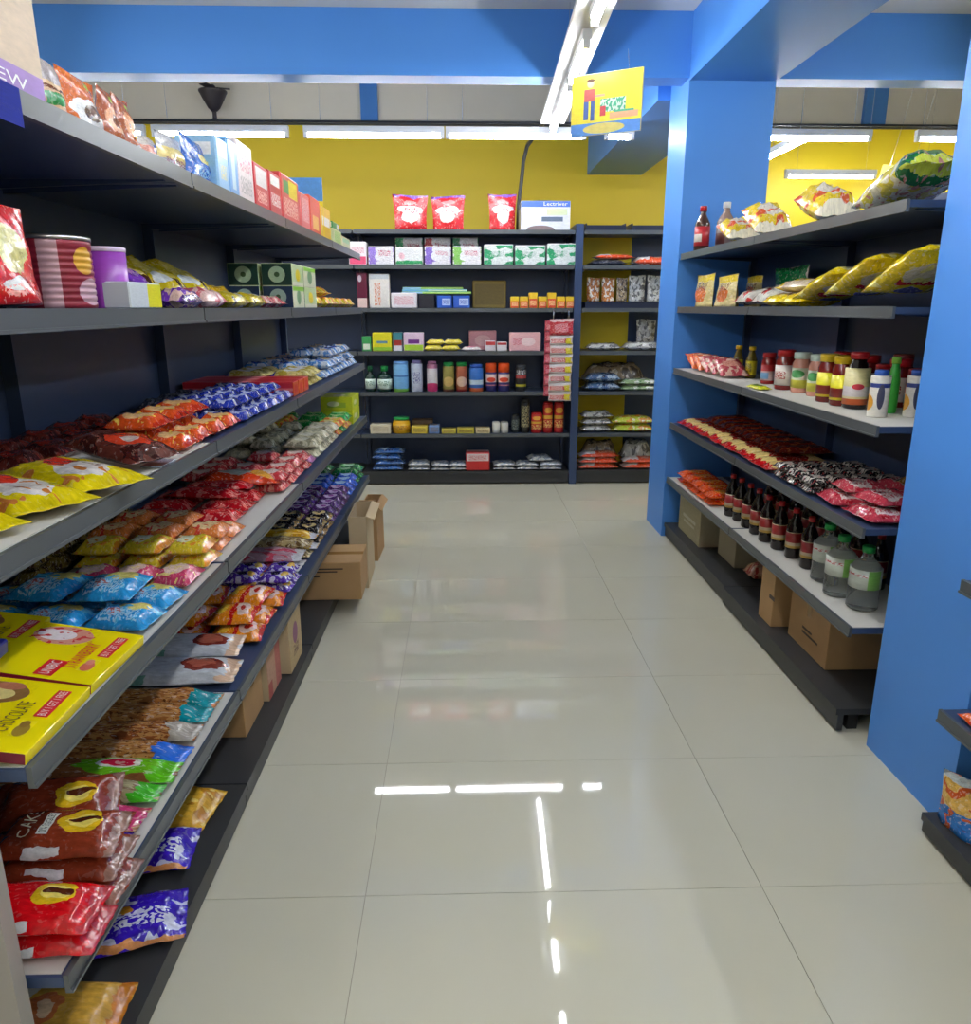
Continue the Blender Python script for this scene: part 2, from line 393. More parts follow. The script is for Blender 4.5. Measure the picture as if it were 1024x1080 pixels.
# pillars and beams
PX0, PX1 = 1.385, 1.915
tag(struct('pillar', MB().box(PX0, PX1, 5.06, 5.49, 0, CEIL_Z).mesh('pillar', M_BLUE)), 'blue square pillar at the far end of the right shelving', 'pillar')
tag(struct('pillar', MB().box(1.47, 2.0, 1.95, 2.42, 0, CEIL_Z).mesh('pillar', M_BLUE)), 'nearest blue square pillar at the right edge of the aisle', 'pillar')
tag(struct('beam', MB().box(FX0, FX1, 5.06, 5.24, 2.885, CEIL_Z).mesh('beam', M_BLUE)), 'long blue cross beam below the white ceiling', 'beam')
tag(struct('beam', MB().box(1.385, 1.915, FY0, 5.06, 2.872, CEIL_Z).mesh('beam', M_BLUE)), 'blue ceiling beam running from the near pillar to the far pillar', 'beam')
tag(struct('beam', MB().box(1.30, 1.86, 5.49, WALL_Y, 2.865, 3.86).mesh('beam', M_BLUE)), 'blue beam between the far pillar and the yellow wall', 'beam')
# ================================================================ LAMPS
def batten(x0, y0, x1, y1, z, label, group=None, up=None, wide=0.0, wires=True):
    L = math.hypot(x1 - x0, y1 - y0); a = math.atan2(y1 - y0, x1 - x0)
    r = empty('tube_light', (x0, y0, z), a); tag(r, label, 'light', group)
    link('housing', MB().box(0, L, -.022, .022, .018, .062).mesh('housing', M_HOUSE), r)
    if wide:
        for sy in (-1, 1):
            w0, w1 = sy * .022, sy * wide
            link('reflector', mesh('reflector', [(0, w0, .05), (L, w0, .05), (L, w1, .012), (0, w1, .012), (0, w0, .053), (L, w0, .053), (L, w1, .015), (0, w1, .015)], [(0, 1, 2, 3), (7, 6, 5, 4), (0, 4, 5, 1), (1, 5, 6, 2), (2, 6, 7, 3), (3, 7, 4, 0)], M_HOUSE), r)
    tm = MB().tube([(.03, 0, 0), (L - .03, 0, 0)], .017, 8).mesh('tube', M_TUBE, True)
    link('tube', tm, r)
    for e in (0, L - .03): link('end_cap', MB().box(e, e + .03, -.016, .016, -.018, .018).mesh('end_cap', M_HOUSE), r)
    top = up or (CEIL_Z if y0 < 5.0 else (3.86 if y0 > 5.5 else 2.885))
    for e in ((L * .12, L * .88) if wires else ()): link('hanging_wire', MB().tube([(e, 0, .062), (e, 0, top - z)], .0015, 4).mesh('wire', M_CHROME), r)
    return r
TZ = 2.77
ORD = ['first', 'second', 'third', 'fourth', 'fifth', 'sixth', 'seventh', 'eighth', 'ninth', 'tenth', 'eleventh', 'twelfth', 'thirteenth', 'fourteenth']
for i, (a, b) in enumerate(((4.82, 5.98), (4.07, 4.74), (2.62, 3.82), (1.40, 2.57), (.18, 1.35), (-1.05, .13), (-2.3, -1.1))):
    where = ['farthest tube light of the row above the aisle, ending under the cross beam', 'short tube light of the row above the aisle beside the hanging sign', 'tube light above the aisle at the top edge of the picture'][i] if i < 3 else 'tube light of the aisle row, %s one outside the picture' % ['first', 'second', 'third', 'fourth'][i - 3]
    batten(.63 + (b - 4.8) * .03, b, .63 + (a - 4.8) * .03, a, TZ, where, None, up=3.24 if b < 5.0 else (3.86 if b > 5.5 else None), wires=False)
tr = tag(link('bloom_trunking', MB().box(-.085, .085, -2.4, 6.02, .064, .09).mesh('trunking', M_HOUSE), None, (.63 + .03 * (0 - 4.8), 0, TZ), (0, 0, -.03)), 'added white trunking above the aisle tube lights, widened to imitate their bloom', 'trunking')  # added wide white channel: its shape stands in for the tubes' bloom
for y in (-2.2, -1.0, .2, 1.4, 2.6, 3.8, 4.95): link('hanging_wire', MB().tube([(0, y, .09), (0, y, CEIL_Z - TZ)], .0015, 4).mesh('wire', M_CHROME), tr)
for i, (a, b) in enumerate(((-3.4, -2.3), (-2.25, -1.26), (-1.15, -.12), (-.11, .93), (1.07, 1.29))):
    batten(a, 6.14, b, 6.14, TZ, ['tube light at the left end of the cross row', 'tube light behind the crisps on the left top shelf', 'tube light above the red pouches, left of the middle', 'tube light meeting the aisle row beside the hanging sign', 'short tube light between the hanging sign and the far pillar'][i])
for i, (a, b) in enumerate(((1.93, 3.08), (3.42, 3.78))):
    batten(a, 6.14, b, 6.14, TZ, ['long tube light of the cross row seen right of the far pillar', 'short tube light of the cross row beside the near pillar'][i])
batten(2.60, 6.9, 2.60, 6.2, TZ, 'short tube light pointing at the viewer right of the far pillar')
batten(3.13, 7.83, 4.02, 7.83, TZ, 'lower tube light against the yellow wall above the right shelving')
batten(4.40, 7.83, 5.3, 7.83, TZ, 'lower tube light against the yellow wall beside the near pillar')
for i, y in enumerate((4.6, 3.2, 1.8, .4, -1.0)):
    batten(3.2, y, 3.2, y - 1.2, TZ, 'tube light above the right hand aisle, %s from the back' % ORD[i])
    batten(-2.35, y, -2.35, y - 1.2, TZ, 'tube light above the left hand aisle, %s from the back' % ORD[i])
tag(link('cable_rail', MB().box(-4.5, 1.30, 6.09, 6.105, 2.845, 2.86).mesh('rail', M_BLACK)), 'thin dark rail running above the cross row of tube lights', 'rail')
tag(link('cable_rail', MB().box(1.86, 6.0, 6.09, 6.105, 2.845, 2.86).mesh('rail', M_BLACK)), 'thin dark rail above the tube lights right of the far pillar', 'rail')
p = [gy(x, y, 7.20) for x, y in ((580, 143), (566, 146), (556, 154), (552, 170), (550, 190), (547, 215), (546, 243))]
p[0].y = 6.2; p[1].y = 6.6
tag(link('cable_conduit', MB().tube(p, .017, 8).mesh('conduit', M_DECK, True)), 'dark bent cable conduit dropping behind the red pouches', 'conduit')

# ================================================================ SHELVING
def shelving(label, loc, rz, L, D, zs, deck, top, liners=(), back=M_STEEL, th=.035, ends=(True, True), tickets=(), deckfront=0.0, panels=None):
    r = empty('shelving_unit', loc, rz); tag(r, label, 'shelving')
    if panels:
        for (x0, x1, m) in panels: link('back_panel', MB().box(x0, x1, D - .02, D, .02, top).mesh('back_panel', m), r)
    else: link('back_panel', MB().box(0.004, L - .004, D - .02, D, .02, top).mesh('back_panel', back), r)
    for e, x in zip(ends, (0, L - .03)):
        if e: link('upright', MB().box(x, x + .03, D - .06, D - .021, 0, top).mesh('upright', M_STEEL), r)
    dk = link('base_deck', MB().box(.003, L - .003, -deckfront, D - .021, deck - .025, deck).mesh('base_deck', M_DECK), r)
    link('kick_plate', MB().box(.003, L - .003, .008 - deckfront, .03 - deckfront, .012, deck - .025).mesh('kick_plate', M_DECK), dk)
    for fx in (.03, L - .07): link('foot', MB().box(fx, fx + .04, .05, .09, 0, deck - .025).mesh('foot', M_BLACK), dk)
    for k, z in enumerate(zs):
        s = link('shelf', MB().box(.003, L - .003, .006, D - .022, z - .022, z).mesh('shelf', M_STEEL), r)
        link('price_channel', MB().box(.004, L - .004, -.004, .006, z - th, z + .003).box(.004, L - .004, -.008, -.004, z - th, z - th + .006).mesh('price_channel', M_LIP), s)
        for bx in (.035, L - .05): link('bracket', mesh('bracket', [(bx, .05, z - .022), (bx, D - .06, z - .022), (bx, D - .06, z - .045), (bx, .05, z - .026), (bx + .012, .05, z - .022), (bx + .012, D - .06, z - .022), (bx + .012, D - .06, z - .045), (bx + .012, .05, z - .026)],
            [(0, 1, 2, 3), (7, 6, 5, 4), (0, 4, 5, 1), (1, 5, 6, 2), (2, 6, 7, 3), (3, 7, 4, 0)], M_STEEL), s)
        if k in liners: link('shelf_liner', MB().box(.01, L - .01, .012, D * .75, z, z + .0015).mesh('shelf_liner', M_PAPER), s)
    return r
LZ = (1.88, 1.545, 1.185, .83, .415); LDK = .09; LXF = -.68; LD = .56; LTURN = .0102
def LX(Y): return -.703 + (Y - 1.09) * LTURN     # front edge of the left run
for i, w in enumerate(('nearest the camera, under the cream carton', 'second from the camera, under the blue pouch', 'third from the camera, under the red cartons', 'farthest from the camera, beside the back shelving')):
    shelving('black steel shelving left of the aisle, ' + w, (LX(1.09 + i * 1.03), 1.09 + i * 1.03, 0), PI / 2 - LTURN, 1.03, LD, LZ, LDK, 2.0, liners=((2, 3, 4) if i == 0 else ((3,) if i == 1 else ())))
ep = tag(link('end_panel', MB().box(-1.24, -.768, 1.055, 1.082, 0, 1.98).box(-.772, -.766, 1.052, 1.084, 0, 1.98).mesh('end_panel', mat('grey_end_panel', (150, 145, 138), .45))), 'grey end panel closing the near end of the left shelving', 'panel')
RZ_ = (1.875, 1.55, 1.16, .80, .425); RXF = 1.40; RD = .50
shelving('black steel shelving on the right between the pillars, bay beside the near pillar', (RXF, 3.79, 0), -PI / 2, 1.29, RD, RZ_, .10, 1.98, liners=(2, 4), deckfront=.012)
shelving('black steel shelving on the right between the pillars, bay beside the far pillar', (RXF, 5.05, 0), -PI / 2, 1.26, RD, RZ_, .10, 1.98, liners=(2, 4))
shelving('black steel shelving cut by the right picture edge in front of the near pillar', (1.38, 1.942, 0), -PI / 2, 1.1, .5, (.82, .42), .075, 1.3)
BZ = (2.17, 1.89, 1.54, 1.18, .83, .46); BYF = 6.70
shelving('wide black steel shelving across the end of the aisle with soaps and sprays', (-.90, BYF, 0), 0, 1.855, .45, BZ, .12, 2.2, th=.03)
shelving('black steel shelving in the back left corner hidden behind the left bay', (-1.95, BYF, 0), 0, 1.045, .45, BZ, .12, 2.2, th=.03)
shelving('black steel shelving with brushes beside the far pillar', (1.025, BYF, 0), 0, 1.0, .45, BZ, .12, 2.2, th=.03, panels=((.004, .50, mat('yellow_back_board', (222, 196, 20), .5)), (.50, .996, M_STEEL)))
tag(link('shelf_post', MB().box(.958, 1.022, BYF - .01, BYF + .44, 0, 2.22).mesh('shelf_post', M_STEEL)), 'dark upright post dividing the two back shelving bays', 'post')
#PRODUCTS
# ================================================================ PRODUCT KITS
SP = lambda dx=0: dx
def kit(name, cat, me, parts=()): return (name, cat, me, list(parts))
def bottle(name, cat, R, H, body, cap, label=None, neck=.38, lab=(.12, .55), caph=.12, shoulder=.68, n=14, sq=0.0, waist=0.0, capr=None):
    rn = R * neck; zs = H * shoulder; ch = H * caph
    prof = [(R * .82, 0), (R, H * .03)] + ([(R, H * .3), (R * (1 - waist), H * .38), (R, H * .46)] if waist else []) + [(R, zs * .8), (R * .97, zs * .9), (R * .80, zs), (rn * 1.25, H - ch - H * .10), (rn, H - ch - H * .05), (rn, H - ch * .5)]
    prof = sorted(prof, key=lambda p: p[1])
    parts = [('cap', lathe([((capr or rn * 1.18), H - ch), ((capr or rn * 1.18), H - ch * .08), ((capr or rn * 1.18) * .9, H)], cap, n, 'cap', 0))]
    if label is not None: parts.append(('label_panel', lathe([(R * 1.012, H * lab[0]), (R * 1.012, H * lab[1])], label, n, 'label_panel', sq)))
    return kit(name, cat, lathe(prof, body, n, 'body', sq), parts)
def canister(name, cat, R, H, body, cap, caph=.18, capk=.92, n=14):
    z = H * (1 - caph)
    return kit(name, cat, lathe([(R * .93, 0), (R, H * .02), (R, z * .97), (R * .95, z)], body, n), [('cap', lathe([(R * capk, z), (R * capk, H * .97), (R * capk * .88, H)], cap, n, 'cap'))])
def jar(name, cat, R, H, body, lid, label, n=14, sq=0.0):
    return kit(name, cat, lathe([(R * .9, 0), (R, H * .03), (R, H * .72), (R * .82, H * .82), (R * .82, H * .9)], body, n, 'body', sq),
        [('lid', lathe([(R * .9, H * .84), (R * .92, H * .98), (R * .86, H)], lid, n, 'lid')), ('label_panel', lathe([(R * 1.012, H * .12), (R * 1.012, H * .62)], label, n, 'label_panel', sq))])
SIDE = {'L': (LXF, -1, 0.0), 'R': (RXF, 1, PI), 'N': (1.38, 1, PI)}
def lay(side, name, cat, m, z, Y0, Y1, d0, d1, ny, nd, nz, T, label, group=None, axis='d', jit=.06, crimp=.09, tilt=0.0, fill=.93, skip=0.0, wr=1.0, seed=0, extra=None):
    xf, sg, rz0 = SIDE[side]; cy = (Y1 - Y0) / ny; cd = (d1 - d0) / nd
    L, W = (cd * fill, cy * fill) if axis == 'd' else (cy * fill, cd * fill)
    ms = [bag(L, W, T, m if not isinstance(m, list) else m[k % len(m)], seed + k + 1, 14 if L > .1 else 10, 8 if W > .09 else 6, crimp, wr, name) for k in range(2 if not isinstance(m, list) else max(2, len(m)))]
    if group is None and ny * nd * nz > 1: group = label
    ROWN = ['front row', 'second row', 'third row', 'fourth row']
    def place_words(i, j, k):
        w = []
        if nz > 1: w.append(['lower', 'upper', 'top'][k] + ('' if nd > 1 else ' layer'))
        if nd > 1: w.append(ROWN[j])
        t = ' '.join(w)
        if ny > 1: t += (', ' if t else '') + ORD[i] + ' from near'
        return ', ' + t if t else ''
    c = 0; out = []; rnd = random.Random(seed * 31 + int(z * 100) + int(Y0 * 100))
    for k in range(nz):
        for j in range(nd):
            for i in range(ny):
                c += 1
                if k and rnd.random() < skip: continue
                Y = Y0 + (i + .5) * cy + rnd.uniform(-.03, .03) * cy; d = d0 + (j + .5) * cd + rnd.uniform(-.025, .025) * cd
                o = put(kit(name, cat, rnd.choice(ms), extra or ()), (xf + sg * d, Y, z + .002 + k * T * 1.0), rz0 + (PI / 2 if axis == 'y' else 0) + rnd.uniform(-jit, jit), label + place_words(i, j, k), group, 0, tilt if axis == 'd' else 0)
                if tilt: o.location.z += abs(math.sin(tilt)) * L / 2
                out.append(o)
    return out
def gxrow(px, X, z):
    lo, hi = -200, 1300
    for _ in range(50):
        mid = (lo + hi) / 2
        if gx(px, mid, X).z > z: lo = mid
        else: hi = mid
    return lo
def side_item(side, maker, x0, x1, yt, z, d, depth=None, yb=None):
    """upright thing on a side shelf: front face spans pixels x0..x1, top at pixel yt; its distance comes from the shelf"""
    xf, sg, rz0 = SIDE[side]; X = xf + sg * d
    ys = yb if yb else 300
    Xt = X if side != 'L' else LX(gx((x0 + x1) / 2, ys, X).y) - d       # the true front plane of the slightly turned left run
    Ya, Yb = sorted((gx(x0, gxrow(x0, Xt, z + .04), Xt).y, gx(x1, gxrow(x1, Xt, z + .04), Xt).y)); h = gx((x0 + x1) / 2, yt, Xt).z - z; w = Yb - Ya
    dep = depth if depth else w * .6
    return (X + sg * dep / 2, (Ya + Yb) / 2, z + .002), w, dep, max(h, .03), (PI / 2 if side == 'L' else -PI / 2)
def sbox(side, name, cat, mats, x0, x1, yt, z, d, depth, label, group=None, zoff=0.0, parts=()):
    loc, w, dep, h, rz = side_item(side, None, x0, x1, yt, z + zoff, d, depth)
    return put(kit(name, cat, cbox(w * .97, dep, h, mats, name=name), parts), (loc[0], loc[1], loc[2] + zoff * 0), rz, label, group)
def spouch(side, name, cat, m, x0, x1, yt, z, d, depth, label, seed=1, group=None, rx=0.0):
    loc, w, dep, h, rz = side_item(side, None, x0, x1, yt, z, d, depth)
    return put(kit(name, cat, pouch(w, h, dep, m, seed, name=name)), loc, rz, label, group, rx)
def back_span(x0, x1, yt, z, d):
    Y = BYF + d; a = gy(x0, 350, Y).x; b = gy(x1, 350, Y).x
    return (a + b) / 2, b - a, gy((x0 + x1) / 2, yt, Y).z - z, Y
def bbox(name, cat, mats, x0, x1, yt, z, d, depth, label, group=None, parts=()):
    x, w, h, Y = back_span(x0, x1, yt, z, d)
    return put(kit(name, cat, cbox(w * .97, depth, max(.012, h), mats, name=name), parts), (x, Y + depth / 2, z + .002), 0, label, group)
C = dict(red=(206, 22, 30), dred=(140, 16, 26), maroon=(96, 16, 34), orange=(240, 120, 14), yel=(238, 214, 12), lemon=(244, 226, 60), gold=(214, 160, 44), cream=(236, 222, 180), beige=(206, 178, 128), brown=(120, 58, 28), choc=(70, 36, 24), black=(26, 24, 28), white=WHITE, blue=(30, 84, 200), lblue=(60, 160, 226), sky=(150, 200, 236), navy=(24, 34, 100), purple=(92, 40, 160), lil=(178, 150, 214), pink=(236, 120, 150), lpink=(246, 200, 206), mag=(206, 40, 110), green=(30, 150, 70), lime=(140, 206, 40), dgreen=(24, 80, 44), teal=(20, 160, 170), grey=(150, 152, 150), silver=(196, 198, 200), olive=(150, 140, 30), mint=(176, 216, 170))
def c(k): return C[k]
BEFORE_LEFT = set(bpy.data.objects)
# ---------------------------------------------------------------- LEFT, top shelf
z1 = LZ[0]
car = M_CREAM2 = pm('cream_carton_print', (206, 184, 156), [('R', -1, 2, -.1, .22, (158, 122, 190)), ('E', .3, .62, .05, .16, (170, 140, 190))], .5, 0)
carton_kit = kit('carton', 'carton', cbox(.30, .34, .166, [car], .003), [('lettering', lettering('NEW', mat('white_print', WHITE, .5), lambda x, y: (x * .13 + .03, -.1712, y * .018 + .016)))])
put(carton_kit, (LXF - .175, 1.303, z1 + .002), PI / 2, 'big cream carton with purple lower band on the left top shelf')
tag(link('shelf_ticket', MB().box(0, .002, 1.12, 1.345, -.055, .002).mesh('ticket', pm('blue_ticket', (24, 40, 140), [('E', .3, .5, .12, .3, c('green'))], .7, 0, spec=.2)), None, (LXF + .006, 0, z1)), 'blue ticket with green spot clipped on the top shelf edge', 'ticket')
spouch('L', 'snack_pouch', 'pouch', pm('p_beige', (226, 190, 150), [('R', 0, 1, .62, 1, (170, 160, 160)), ('R', .1, .9, .18, .40, c('green')), ('R', .1, .9, .45, .52, c('brown'))]), 54, 79, 68, z1, .02, .06, 'beige pouch with green band beside the cream carton', 3)
po = pm('p_orange', (224, 112, 34), [('E', .5, .32, .42, .26, WHITE), ('E', .55, .36, .2, .14, (110, 84, 70)), ('E', .72, .84, .08, .06, c('lime')), ('R', 0, 1, 0, .12, c('silver'))])
pob = pm('p_brownorange', (172, 84, 36), [('E', .5, .45, .36, .26, (238, 170, 120)), ('E', .5, .42, .12, .12, c('brown')), ('E', .7, .85, .09, .06, c('lime')), ('R', 0, 1, 0, .1, c('silver'))])
spouch('L', 'snack_pouch', 'pouch', po, 78, 117, 83, z1, .02, .06, 'bright orange chocolate pouch, largest on the left top shelf', 5)
spouch('L', 'snack_pouch', 'pouch', pob, 116, 134, 98, z1, .02, .05, 'brown orange pouch right behind the bright orange pouch', 6)
spouch('L', 'snack_pouch', 'pouch', pob, 134, 151, 106, z1, .012, .06, 'brown orange pouch next to the small clear pouches', 7)
spouch('L', 'snack_pouch', 'pouch', pm('p_clear', (200, 190, 180), [('R', 0, 1, .3, .6, (226, 150, 130)), ('R', .6, 1, 0, .7, c('blue'))]), 156, 173, 146, z1, .02, .05, 'small clear pouch with pink and blue print', 8)
spouch('L', 'snack_pouch', 'pouch', pm('p_greyyel', (190, 188, 190), [('R', 0, 1, .3, .62, (236, 214, 130)), ('T', .1, .9, .05, .35, (150, 90, 110))]), 177, 203, 145, z1, .02, .06, 'silver pouch with a cream panel left of the blue pouch', 9)
spouch('L', 'snack_pouch', 'pouch', pm('p_blue', (28, 96, 190), [('E', .62, .62, .18, .1, (240, 220, 130)), ('T', .2, .8, .2, .4, c('sky'))]), 202, 230, 150, z1, .03, .06, 'deep blue pouch with a yellow flower emblem', 10)
sbox('L', 'carton', 'carton', [pm('b_ltblue', (150, 200, 236), [('R', .1, .9, .65, .9, WHITE), ('T', .2, .8, .2, .5, (230, 220, 150))], .3, 0)], 230, 242, 149, z1, .012, .12, 'pale blue carton right of the blue pouch')
sbox('L', 'carton', 'carton', [pm('b_ltblue2', (110, 170, 226), [('R', .3, .7, .1, .9, (200, 226, 240))], .3, 0)], 242, 252, 151, z1, .012, .12, 'sky blue carton beside the white pink carton')
sbox('L', 'carton', 'carton', [pm('b_whpink', (236, 222, 222), [('T', .1, .9, .5, .95, (214, 130, 150)), ('T', .1, .9, .1, .4, (180, 170, 170))], .3, 0)], 252, 268, 154, z1, .012, .12, 'white carton with pink print before the red cartons')
bred = pm('b_red', c('red'), [('T', .15, .85, .1, .4, (255, 200, 190)), ('R', .1, .9, .5, .95, (240, 232, 232))], .3, 0)
sbox('L', 'carton', 'carton', [bred, pm('b_rede', (214, 60, 66), [('R', .2, .8, .5, .9, (240, 220, 220))], .3, 0)], 269, 284, 176, z1, .012, .13, 'red and white carton, first of the red cartons on the left top shelf')
sbox('L', 'carton', 'carton', [pm('b_red2', (200, 30, 40), [('R', .1, .9, .7, .95, WHITE), ('T', .1, .9, .2, .5, WHITE)], .3, 0)], 285, 297, 184, z1, .012, .13, 'narrow red carton with white top band')
sbox('L', 'carton', 'carton', [pm('b_redgr', (214, 60, 60), [('R', .4, .9, .55, .95, c('yel')), ('R', .1, .4, .6, .9, c('green')), ('T', .1, .9, .1, .5, (244, 190, 170))], .3, 0)], 298, 316, 189, z1, .012, .13, 'red carton with yellow and green corner panel')
sbox('L', 'carton', 'carton', [pm('b_pink', (226, 110, 110), [('T', .1, .9, .2, .9, (240, 190, 190))], .3, 0)], 318, 327, 206, z1, .012, .13, 'pink carton standing after the red cartons')
sbox('L', 'carton', 'carton', [pm('b_pinkor', (228, 84, 60), [('R', .2, .8, .1, .5, (240, 190, 90))], .3, 0)], 328, 338, 210, z1, .012, .13, 'orange red carton beside the pink carton')
sbox('L', 'carton', 'carton', [pm('b_yelw', (236, 196, 30), [('R', .1, .9, .4, .7, WHITE)], .3, 0)], 339, 349, 220, z1, .012, .13, 'yellow carton in front of the blue topped card')
sbox('L', 'carton', 'carton', [pm('b_crgr', (214, 222, 170), [('T', .1, .9, .1, .9, c('lime'))], .3, 0)], 352, 360, 243, z1, .012, .12, 'pale green carton near the end of the left top shelf')
sbox('L', 'carton', 'carton', [pm('b_crgr2', (222, 214, 170), [('R', .1, .9, .5, .9, c('mint'))], .3, 0)], 361, 369, 251, z1, .012, .12, 'last pale carton at the far end of the left top shelf')
loc, w, dep, h, rz = side_item('L', None, 352, 360, 243, z1, .012, .12)
put(kit('carton', 'carton', cbox(.22, .10, .035, [pm('b_grn', c('green'), [('R', .6, .95, .1, .9, WHITE)], .3, 0)])), (loc[0], loc[1] + .02, z1 + .005 + h), rz, 'green and white carton lying on the pale green carton')
# promo card behind
Yc = 4.05; a = gy(312, 200, Yc); b = gy(347, 200, Yc); zt = gy(330, 188, Yc).z
put(kit('promo_card', 'card', MB().box(-(b.x - a.x) / 2, (b.x - a.x) / 2, -.004, .004, 0, zt - z1).mesh('card', pm('m_card', c('yel'), [('R', -1, 2, .62, 2, (80, 150, 220))], .4, 0))), ((a.x + b.x) / 2 - .04, Yc, z1 + .002), 0, 'yellow card with blue top standing behind the red cartons')

# ---------------------------------------------------------------- LEFT, second shelf
z2 = LZ[1]
mred_bag = pm('g_redbag', (214, 30, 36), [('E', .52, .55, .3, .24, (214, 206, 130)), ('E', .4, .2, .2, .08, WHITE), ('T', .2, .8, .05, .2, (255, 170, 160))])
o = put(kit('snack_bag', 'bag', pouch(.19, .165, .06, mred_bag, 4)), (LXF - .05, 1.335, z2 + .008), PI / 2, 'red snack bag at the left picture edge beside the red tin', rx=-.10)
p = gx(58, 300, LX(1.5) - .115) - Vector((LX(1.5) - LXF, 0, 0))
ribs = [(.070, 0), (.0725, .004)]
for i in range(9): ribs += [(.0725, .012 + i * .012), (.0705, .015 + i * .012), (.0725, .018 + i * .012)]
ribs += [(.0725, .125), (.071, .13)]
put(kit('food_tin', 'tin', lathe(ribs, pm('m_redtin', (140, 26, 48), [('R', .52, .60, 0, 1, (190, 150, 156)), ('E', .72, .7, .06, .2, c('gold')), ('E', .75, .25, .08, .2, (200, 160, 170))], .38, 0, metal=.2), 24), [('lid', lathe([(.0735, .129), (.0735, .136), (.068, .137)], mat('tin_rim', (190, 186, 180), .3, 1.0), 24, 'lid'))]), (p.x, p.y, z2 + .002), 0, 'large ribbed dark red tin on the second left shelf')
p = gx(112, 300, LX(1.6) - .075) - Vector((LX(1.6) - LXF, 0, 0))
put(kit('food_tin', 'tin', lathe([(.043, 0), (.0445, .003), (.0445, .118)], pm('m_purtin', (150, 62, 176), [('T', .55, .9, .1, .9, (196, 130, 206)), ('R', .6, .9, .78, .9, (220, 190, 226))], .3, 0), 20), [('lid', lathe([(.0455, .117), (.0455, .126), (.043, .127)], mat('pale_lid', (222, 200, 226), .4), 20, 'lid')), ('lettering', lettering('VIV', mat('white_print', WHITE, .5), lambda x, y: (.0452 * math.sin(x * .9 + .75), -.0452 * math.cos(x * .9 + .75), .104 + y * .012)))]), (p.x, p.y, z2 + .002), PI / 2, 'purple tin with pale lid right of the red tin')
sbox('L', 'small_box', 'box', [pm('b_whyl', (206, 214, 220), [('R', .55, 1, 0, 1, (226, 220, 30))], .3, 0), mat('pale_box_end', (196, 204, 210), .4)], 136, 170, 299, z2, .01, .07, 'small white and yellow box in front of the purple bags')
mp1 = pm('g_purp', (120, 58, 176), [('N', 3.0, .55, (226, 190, 170)), ('E', .5, .5, .2, .3, (190, 130, 200)), ('R', .0, 1, .0, .12, (70, 30, 110))])
mp2 = pm('g_yelol', (206, 184, 30), [('N', 3.2, .58, (80, 40, 30)), ('E', .5, .5, .26, .34, (226, 206, 90)), ('E', .7, .3, .12, .2, (220, 226, 226))])
mpk = pm('g_pinkw', (232, 190, 180), [('N', 4, .52, (214, 100, 110)), ('E', .5, .5, .2, .25, (240, 220, 150))])
mtl = pm('g_teald', (44, 90, 110), [('N', 3, .5, (110, 60, 130)), ('E', .5, .5, .2, .3, (200, 180, 150))])
lay('L', 'snack_bag', 'bag', mp1, z2, 1.74, 2.14, .10, .36, 3, 1, 1, .06, 'purple snack bag behind the small white box', tilt=.55)
lay('L', 'snack_bag', 'bag', mtl, z2, 1.84, 2.20, .36, .49, 2, 1, 1, .06, 'dark teal bag behind the purple snack bags', tilt=.7)
lay('L', 'snack_bag', 'bag', mp1, z2, 2.02, 2.20, .012, .10, 1, 1, 1, .05, 'purple and cream bag at the second shelf edge', axis='y')
lay('L', 'snack_bag', 'bag', mpk, z2, 2.21, 2.42, .012, .14, 1, 1, 1, .055, 'pink and cream bag at the second left shelf edge', axis='y')
lay('L', 'snack_bag', 'bag', mp2, z2, 2.16, 2.86, .16, .44, 3, 1, 1, .07, 'olive yellow snack bag on the second left shelf', tilt=.48)
lay('L', 'snack_bag', 'bag', mp2, z2, 2.44, 2.90, .012, .15, 2, 1, 1, .05, 'yellow snack bag with dark splash at the shelf edge', axis='y')
lay('L', 'snack_bag', 'bag', mpk, z2, 2.92, 3.22, .02, .18, 2, 1, 1, .045, 'pink bag beside the pale flower boxes', axis='d')
lay('L', 'snack_bag', 'bag', pm('g_yel2', (232, 188, 30), [('E', .5, .5, .3, .2, (250, 226, 120))]), z2 + .002, 2.92, 3.22, .22, .40, 2, 1, 1, .08, 'plump yellow bag behind the pink bag')
mfl = pm('b_flower', (22, 60, 50), [('E', .5, .5, .28, .38, (170, 196, 160)), ('E', .5, .5, .09, .12, (60, 90, 50))], .3, 0)
mfl2 = pm('b_flower2', (24, 52, 84), [('E', .5, .5, .28, .38, (170, 196, 180)), ('E', .5, .5, .08, .12, (60, 90, 50))], .3, 0)
mfr = pm('b_flfront', (196, 214, 160), [('E', .5, .5, .2, .3, c('yel')), ('R', 0, 1, 0, .18, (226, 226, 200))], .3, 0)
mfr2 = pm('b_flfront2', (222, 222, 190), [('E', .5, .5, .2, .35, (120, 160, 110)), ('R', 0, 1, .8, 1, c('lime'))], .3, 0)
for k in range(2):
    for i, (ya, yb) in enumerate(((3.27, 3.49), (3.50, 3.76))):
        fm = mfr if (k + i) % 2 else mfr2; em = mfl if k else mfl2
        for j in range(2):
            put(kit('flower_box', 'box', cbox(yb - ya - .005, .125, .088, [fm, em, fm], .002)), (LXF - .075 - j * .14, (ya + yb) / 2, z2 + .002 + k * .0885), PI / 2 + .03 * j,
                ['lower', 'upper'][k] + ' flower box in the ' + ['front', 'rear'][j] + ' of the ' + ['nearer', 'farther'][i] + ' stack')
moy = pm('g_oryel', (236, 150, 50), [('N', 4, .52, (236, 210, 40)), ('E', .5, .5, .25, .3, (240, 210, 180))])
lay('L', 'snack_bag', 'bag', moy, z2, 3.85, 5.1, .012, .30, 6, 2, 1, .055, 'orange and yellow bag ending the second left shelf')
lay('L', 'snack_bag', 'bag', moy, z2 + .056, 3.9, 4.3, .02, .30, 2, 1, 1, .05, 'orange bag on top of the far orange bags')

